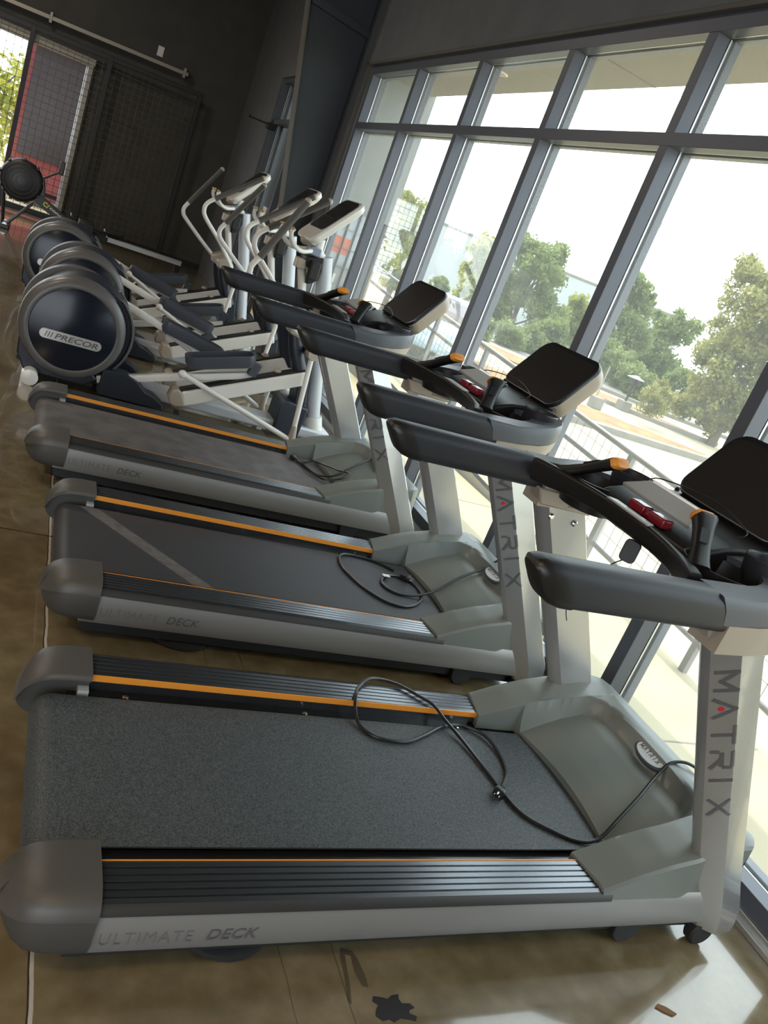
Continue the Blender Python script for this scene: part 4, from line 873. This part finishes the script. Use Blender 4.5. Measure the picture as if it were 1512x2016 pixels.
# trees
def tree(name, label, cat, crowns, leaf, group, nleaf=2600, size=.09, trunk=True, gz=-.5, base=None, dens=1.0):
    cx = sum(c[0] for c in crowns) / len(crowns); cy = sum(c[1] for c in crowns) / len(crowns)
    if base: cx, cy = base
    t = thing(name, label, cat, (cx, cy, gz), 0, group)
    b = B(); rnd = random.Random(int(cx * 100 + cy))
    tot = sum(c[3] ** 2 for c in crowns)
    for (x, y, z, r, fl) in crowns:
        x, y, z = x - cx, y - cy, z - gz
        nb = max(6, int(26 * dens)); blobs = []
        for k in range(nb):
            d = Vector((rnd.gauss(0, 1), rnd.gauss(0, 1), rnd.gauss(0, 1))).normalized(); q = rnd.random() ** .4
            blobs.append((Vector((x, y, z)) + Vector((d.x, d.y, d.z * fl)) * r * .78 * q, r * rnd.uniform(.24, .42)))
        for k in range(int(nleaf * r * r / tot)):
            c, br = blobs[rnd.randrange(nb)]
            p = c + Vector((rnd.gauss(0, 1), rnd.gauss(0, 1), rnd.gauss(0, .85))).normalized() * br * rnd.random() ** .45
            s = size * rnd.uniform(.6, 1.3); u = Vector((rnd.gauss(0, 1), rnd.gauss(0, 1), rnd.gauss(0, .8))).normalized(); v = u.orthogonal().normalized(); v = v * math.cos(k) + u.cross(v) * math.sin(k)
            w_ = u.cross(v)
            vs = [b.bm.verts.new(p + a) for a in (v * -s, w_ * s * .55, v * s, w_ * -s * .55)]; b.bm.faces.new(vs)
    o = b.done('crown', leaf, t, weld=False)
    if trunk:
        tb = B(); top = max(c[2] for c in crowns) - gz
        tb.tube([(0, 0, 0), (.05, .03, top * .35), (-.04, .05, top * .7), (.03, 0, top)], lambda u: (.05 + .02 * top) * (1 - .75 * u), 8)
        for k, (x, y, z, r, fl) in enumerate(crowns):
            tb.tube([(0, 0, (z - gz) * .35), ((x - cx) * .6, (y - cy) * .6, (z - gz) * .75), (x - cx + .3 * r, y - cy, z - gz + .3 * r)], lambda u: .05 * (1 - .7 * u), 6)
        tb.done('trunk', 'bark', t, weld=False)
    return t
GT = 'trees across the parking lot'
k = 1.0
TREES = [('oak_tree', 'big olive leaved tree filling the right hand window panes', 'leaf_olive', 62000, .066, [(18.2, 16.3, 3.74, 1.0, 1), (18.6, 16.7, 2.69, 1.07, 1), (19.6, 16.5, 2.44, 1.28, 1), (18.0, 16.5, 1.64, .86, 1), (19.0, 16.3, 1.05, .9, 1), (18.9, 17.2, .8, .66, 1), (19.3, 15.1, .86, .52, 1), (18.2, 17.1, 4.48, .5, 1), (19.9, 16.3, 3.52, 1.33, 1), (20.3, 14.6, 2.6, 1.6, 1), (19.4, 15.6, .75, .95, 1), (18.7, 16.3, .35, .7, 1), (20.2, 14.4, 1.0, 1.1, 1), (18.2, 16.9, .3, .5, 1)]),
 ('roadside_tree', 'broad deep green tree in the middle panes right of the warehouse', 'leaf_dark', 15000, .10, [(19.8, 30.2, 2.56, 1.35, 1), (19.2, 31.3, 3.34, 1.02, 1), (20.6, 31.1, 3.5, .92, 1), (20.6, 29.7, 1.04, 1.25, 1), (19.4, 31.1, 1.57, 1.15, 1), (19.4, 31.8, .23, 1.07, 1)]),
 ('roadside_tree', 'yellowish tree standing against the grey warehouse wall', 'leaf_yellow', 6000, .085, [(15.6, 28.0, 2.36, .6, 1), (15.9, 28.5, 1.45, .72, 1), (16.2, 29.0, 2.87, .46, 1), (15.8, 27.9, .6, .72, 1)]),
 ('roadside_tree', 'leafy yellow green tree seen through the second and third panes', 'leaf_yellow', 8000, .07, [(9.6, 21.9, 2.64, .58, 1), (9.9, 22.5, 1.9, .7, 1), (10.5, 22.9, 2.22, .48, 1), (9.6, 21.9, 1.11, .54, 1), (10.1, 22.4, .63, .48, 1), (11.0, 22.7, 2.1, .26, 1)]),
 ('roadside_tree', 'tall narrow tree right of the parking lot lamp pole', 'leaf_dark', 12000, .10, [(24.1, 29.7, 3.98, .6, 1), (24.9, 29.8, 3.63, .7, 1), (25.2, 30.3, 2.86, 1.08, 1), (24.5, 29.4, 1.88, 1.17, 1), (25.4, 29.4, 1.67, .95, 1), (25.8, 29.9, 3.4, .38, 1)]),
 ('roadside_tree', 'yellow green tree just left of the lamp pole mullion', 'leaf_yellow', 6000, .10, [(25.1, 33.9, 2.1, .68, 1), (25.4, 34.4, 1.39, .93, 1), (25.8, 34.9, .57, .95, 1)]),
 ('roadside_tree', 'small round treetop showing between the tall tree and the oak', 'leaf_dark', 12000, .11, [(31.8, 33.7, 2.97, 1.11, 1), (31.8, 34.4, 2.37, .85, 1), (31.5, 35.6, 3.12, .46, 1), (31.0, 34.4, 2.42, .7, 1), (31.2, 34.2, 1.3, 1.2, 1), (30.2, 34.6, .9, 1.2, 1), (31.9, 33.6, .5, 1.3, 1)])]
for nm, lab, lf, nl, sz, crowns in TREES:
    tree(nm, lab, 'tree', crowns, lf, GT, nl, sz)
tree('round_shrub', 'small round pale shrub at the edge of the dry grass island', 'shrub', [(15.9, 15.7, .23, .5, 1.0), (16.4, 16.1, .49, .4, 1.0)], 'leaf_olive', None, 4500, .04, trunk=False)
HL = ['bush behind the round pale shrub, near the garden lamp', 'bush just left of the garden lamp', 'bush at the foot of the tall narrow tree', 'bush hiding the base of the lamp pole mullion', 'bush left of the lamp pole mullion', 'bush at right foot of the broad deep green tree', 'bush at left foot of the broad deep green tree', 'bush behind the middle treadmill display', 'bush below the yellowish warehouse tree', 'bush before the warehouse wall', 'small bush at the left end of the warehouse wall']
for (x, y, z, r), lab in zip([(22.9, 22.6, .63, .71), (20.6, 22.3, .3, .75), (21.4, 24.3, .54, .85), (21.6, 26.0, .66, .85), (20.6, 28.4, .3, .5), (19.5, 26.9, .6, .8), (18.1, 26.3, .07, .81), (16.7, 25.5, .02, .70), (15.2, 25.3, .02, .65), (14.0, 24.7, .41, .6), (13.0, 25.0, .82, .4)], HL):
    tree('hedge_bush', 'dark green ' + lab, 'bush', [(x, y, z, r, .9), (x + .3 * r, y - .2 * r, -.1, r * .9, .8)], 'leaf_dark', 'hedge along the far street', 3600, .075, trunk=False)
for x, y, z, r, lf, lab in ((-1.5, 21, 1.5, 1.6, 'leaf_yellow', 'bright yellow green tree outside the roll-up door'), (-5.2, 21.5, 1.2, 1.5, 'leaf_yellow', 'tree at the far left outside the roll-up door')):
    tree('garden_tree', lab, 'tree', [(x, y, z, r, 1.0)], lf, 'trees outside the roll-up door', 1800, .10, gz=-.02)
# floor marks: peeled tape and a dry leaf scrap
def scrap(name, lab, cat, c, pts, m, z=.0012):
    o = B().prism([(c[0] + x, c[1] + y) for x, y in pts], 'z', .0002, z).done(name, m); tag(o, lab, cat)
scrap('tape_residue', 'ragged black tape residue on the floor in front of the nearest treadmill', 'tape', (1.278, -.55), [(-.050, -.018), (-.036, -.032), (-.018, -.030), (-.008, -.038), (.012, -.030), (.030, -.034), (.050, -.040), (.058, -.030), (.040, -.020), (.044, -.012), (.060, -.008), (.052, .004), (.030, .006), (.026, .018), (.030, .030), (.010, .028), (-.004, .020), (-.020, .026), (-.040, .030), (-.046, .018), (-.034, .008), (-.044, -.004)], 'rubber')
scrap('scuff_mark', 'two dark scuff streaks on the floor beside the nearest treadmill panel', 'scuff', (1.19, -.47), [(-.020, -.060), (-.014, -.064), (-.004, -.020), (.004, .030), (.010, .066), (.026, .060), (.022, .020), (.030, -.022), (.044, -.026), (.046, .010), (.040, .050), (.034, .072), (.004, .084), (-.004, .060), (-.008, .010)], mat('faint brown scuff', (0.085, 0.065, 0.040), 0.5))
scrap('dry_leaf', 'small brown dry leaf scrap on the glossy floor near the front wheel', 'leaf', (2.112, -.634), [(-.03, .012), (-.015, .02), (.008, .008), (.03, -.014), (.012, -.018), (-.012, -.004)], mat('dry leaf', (0.16, 0.085, 0.03), 0.8), .004)
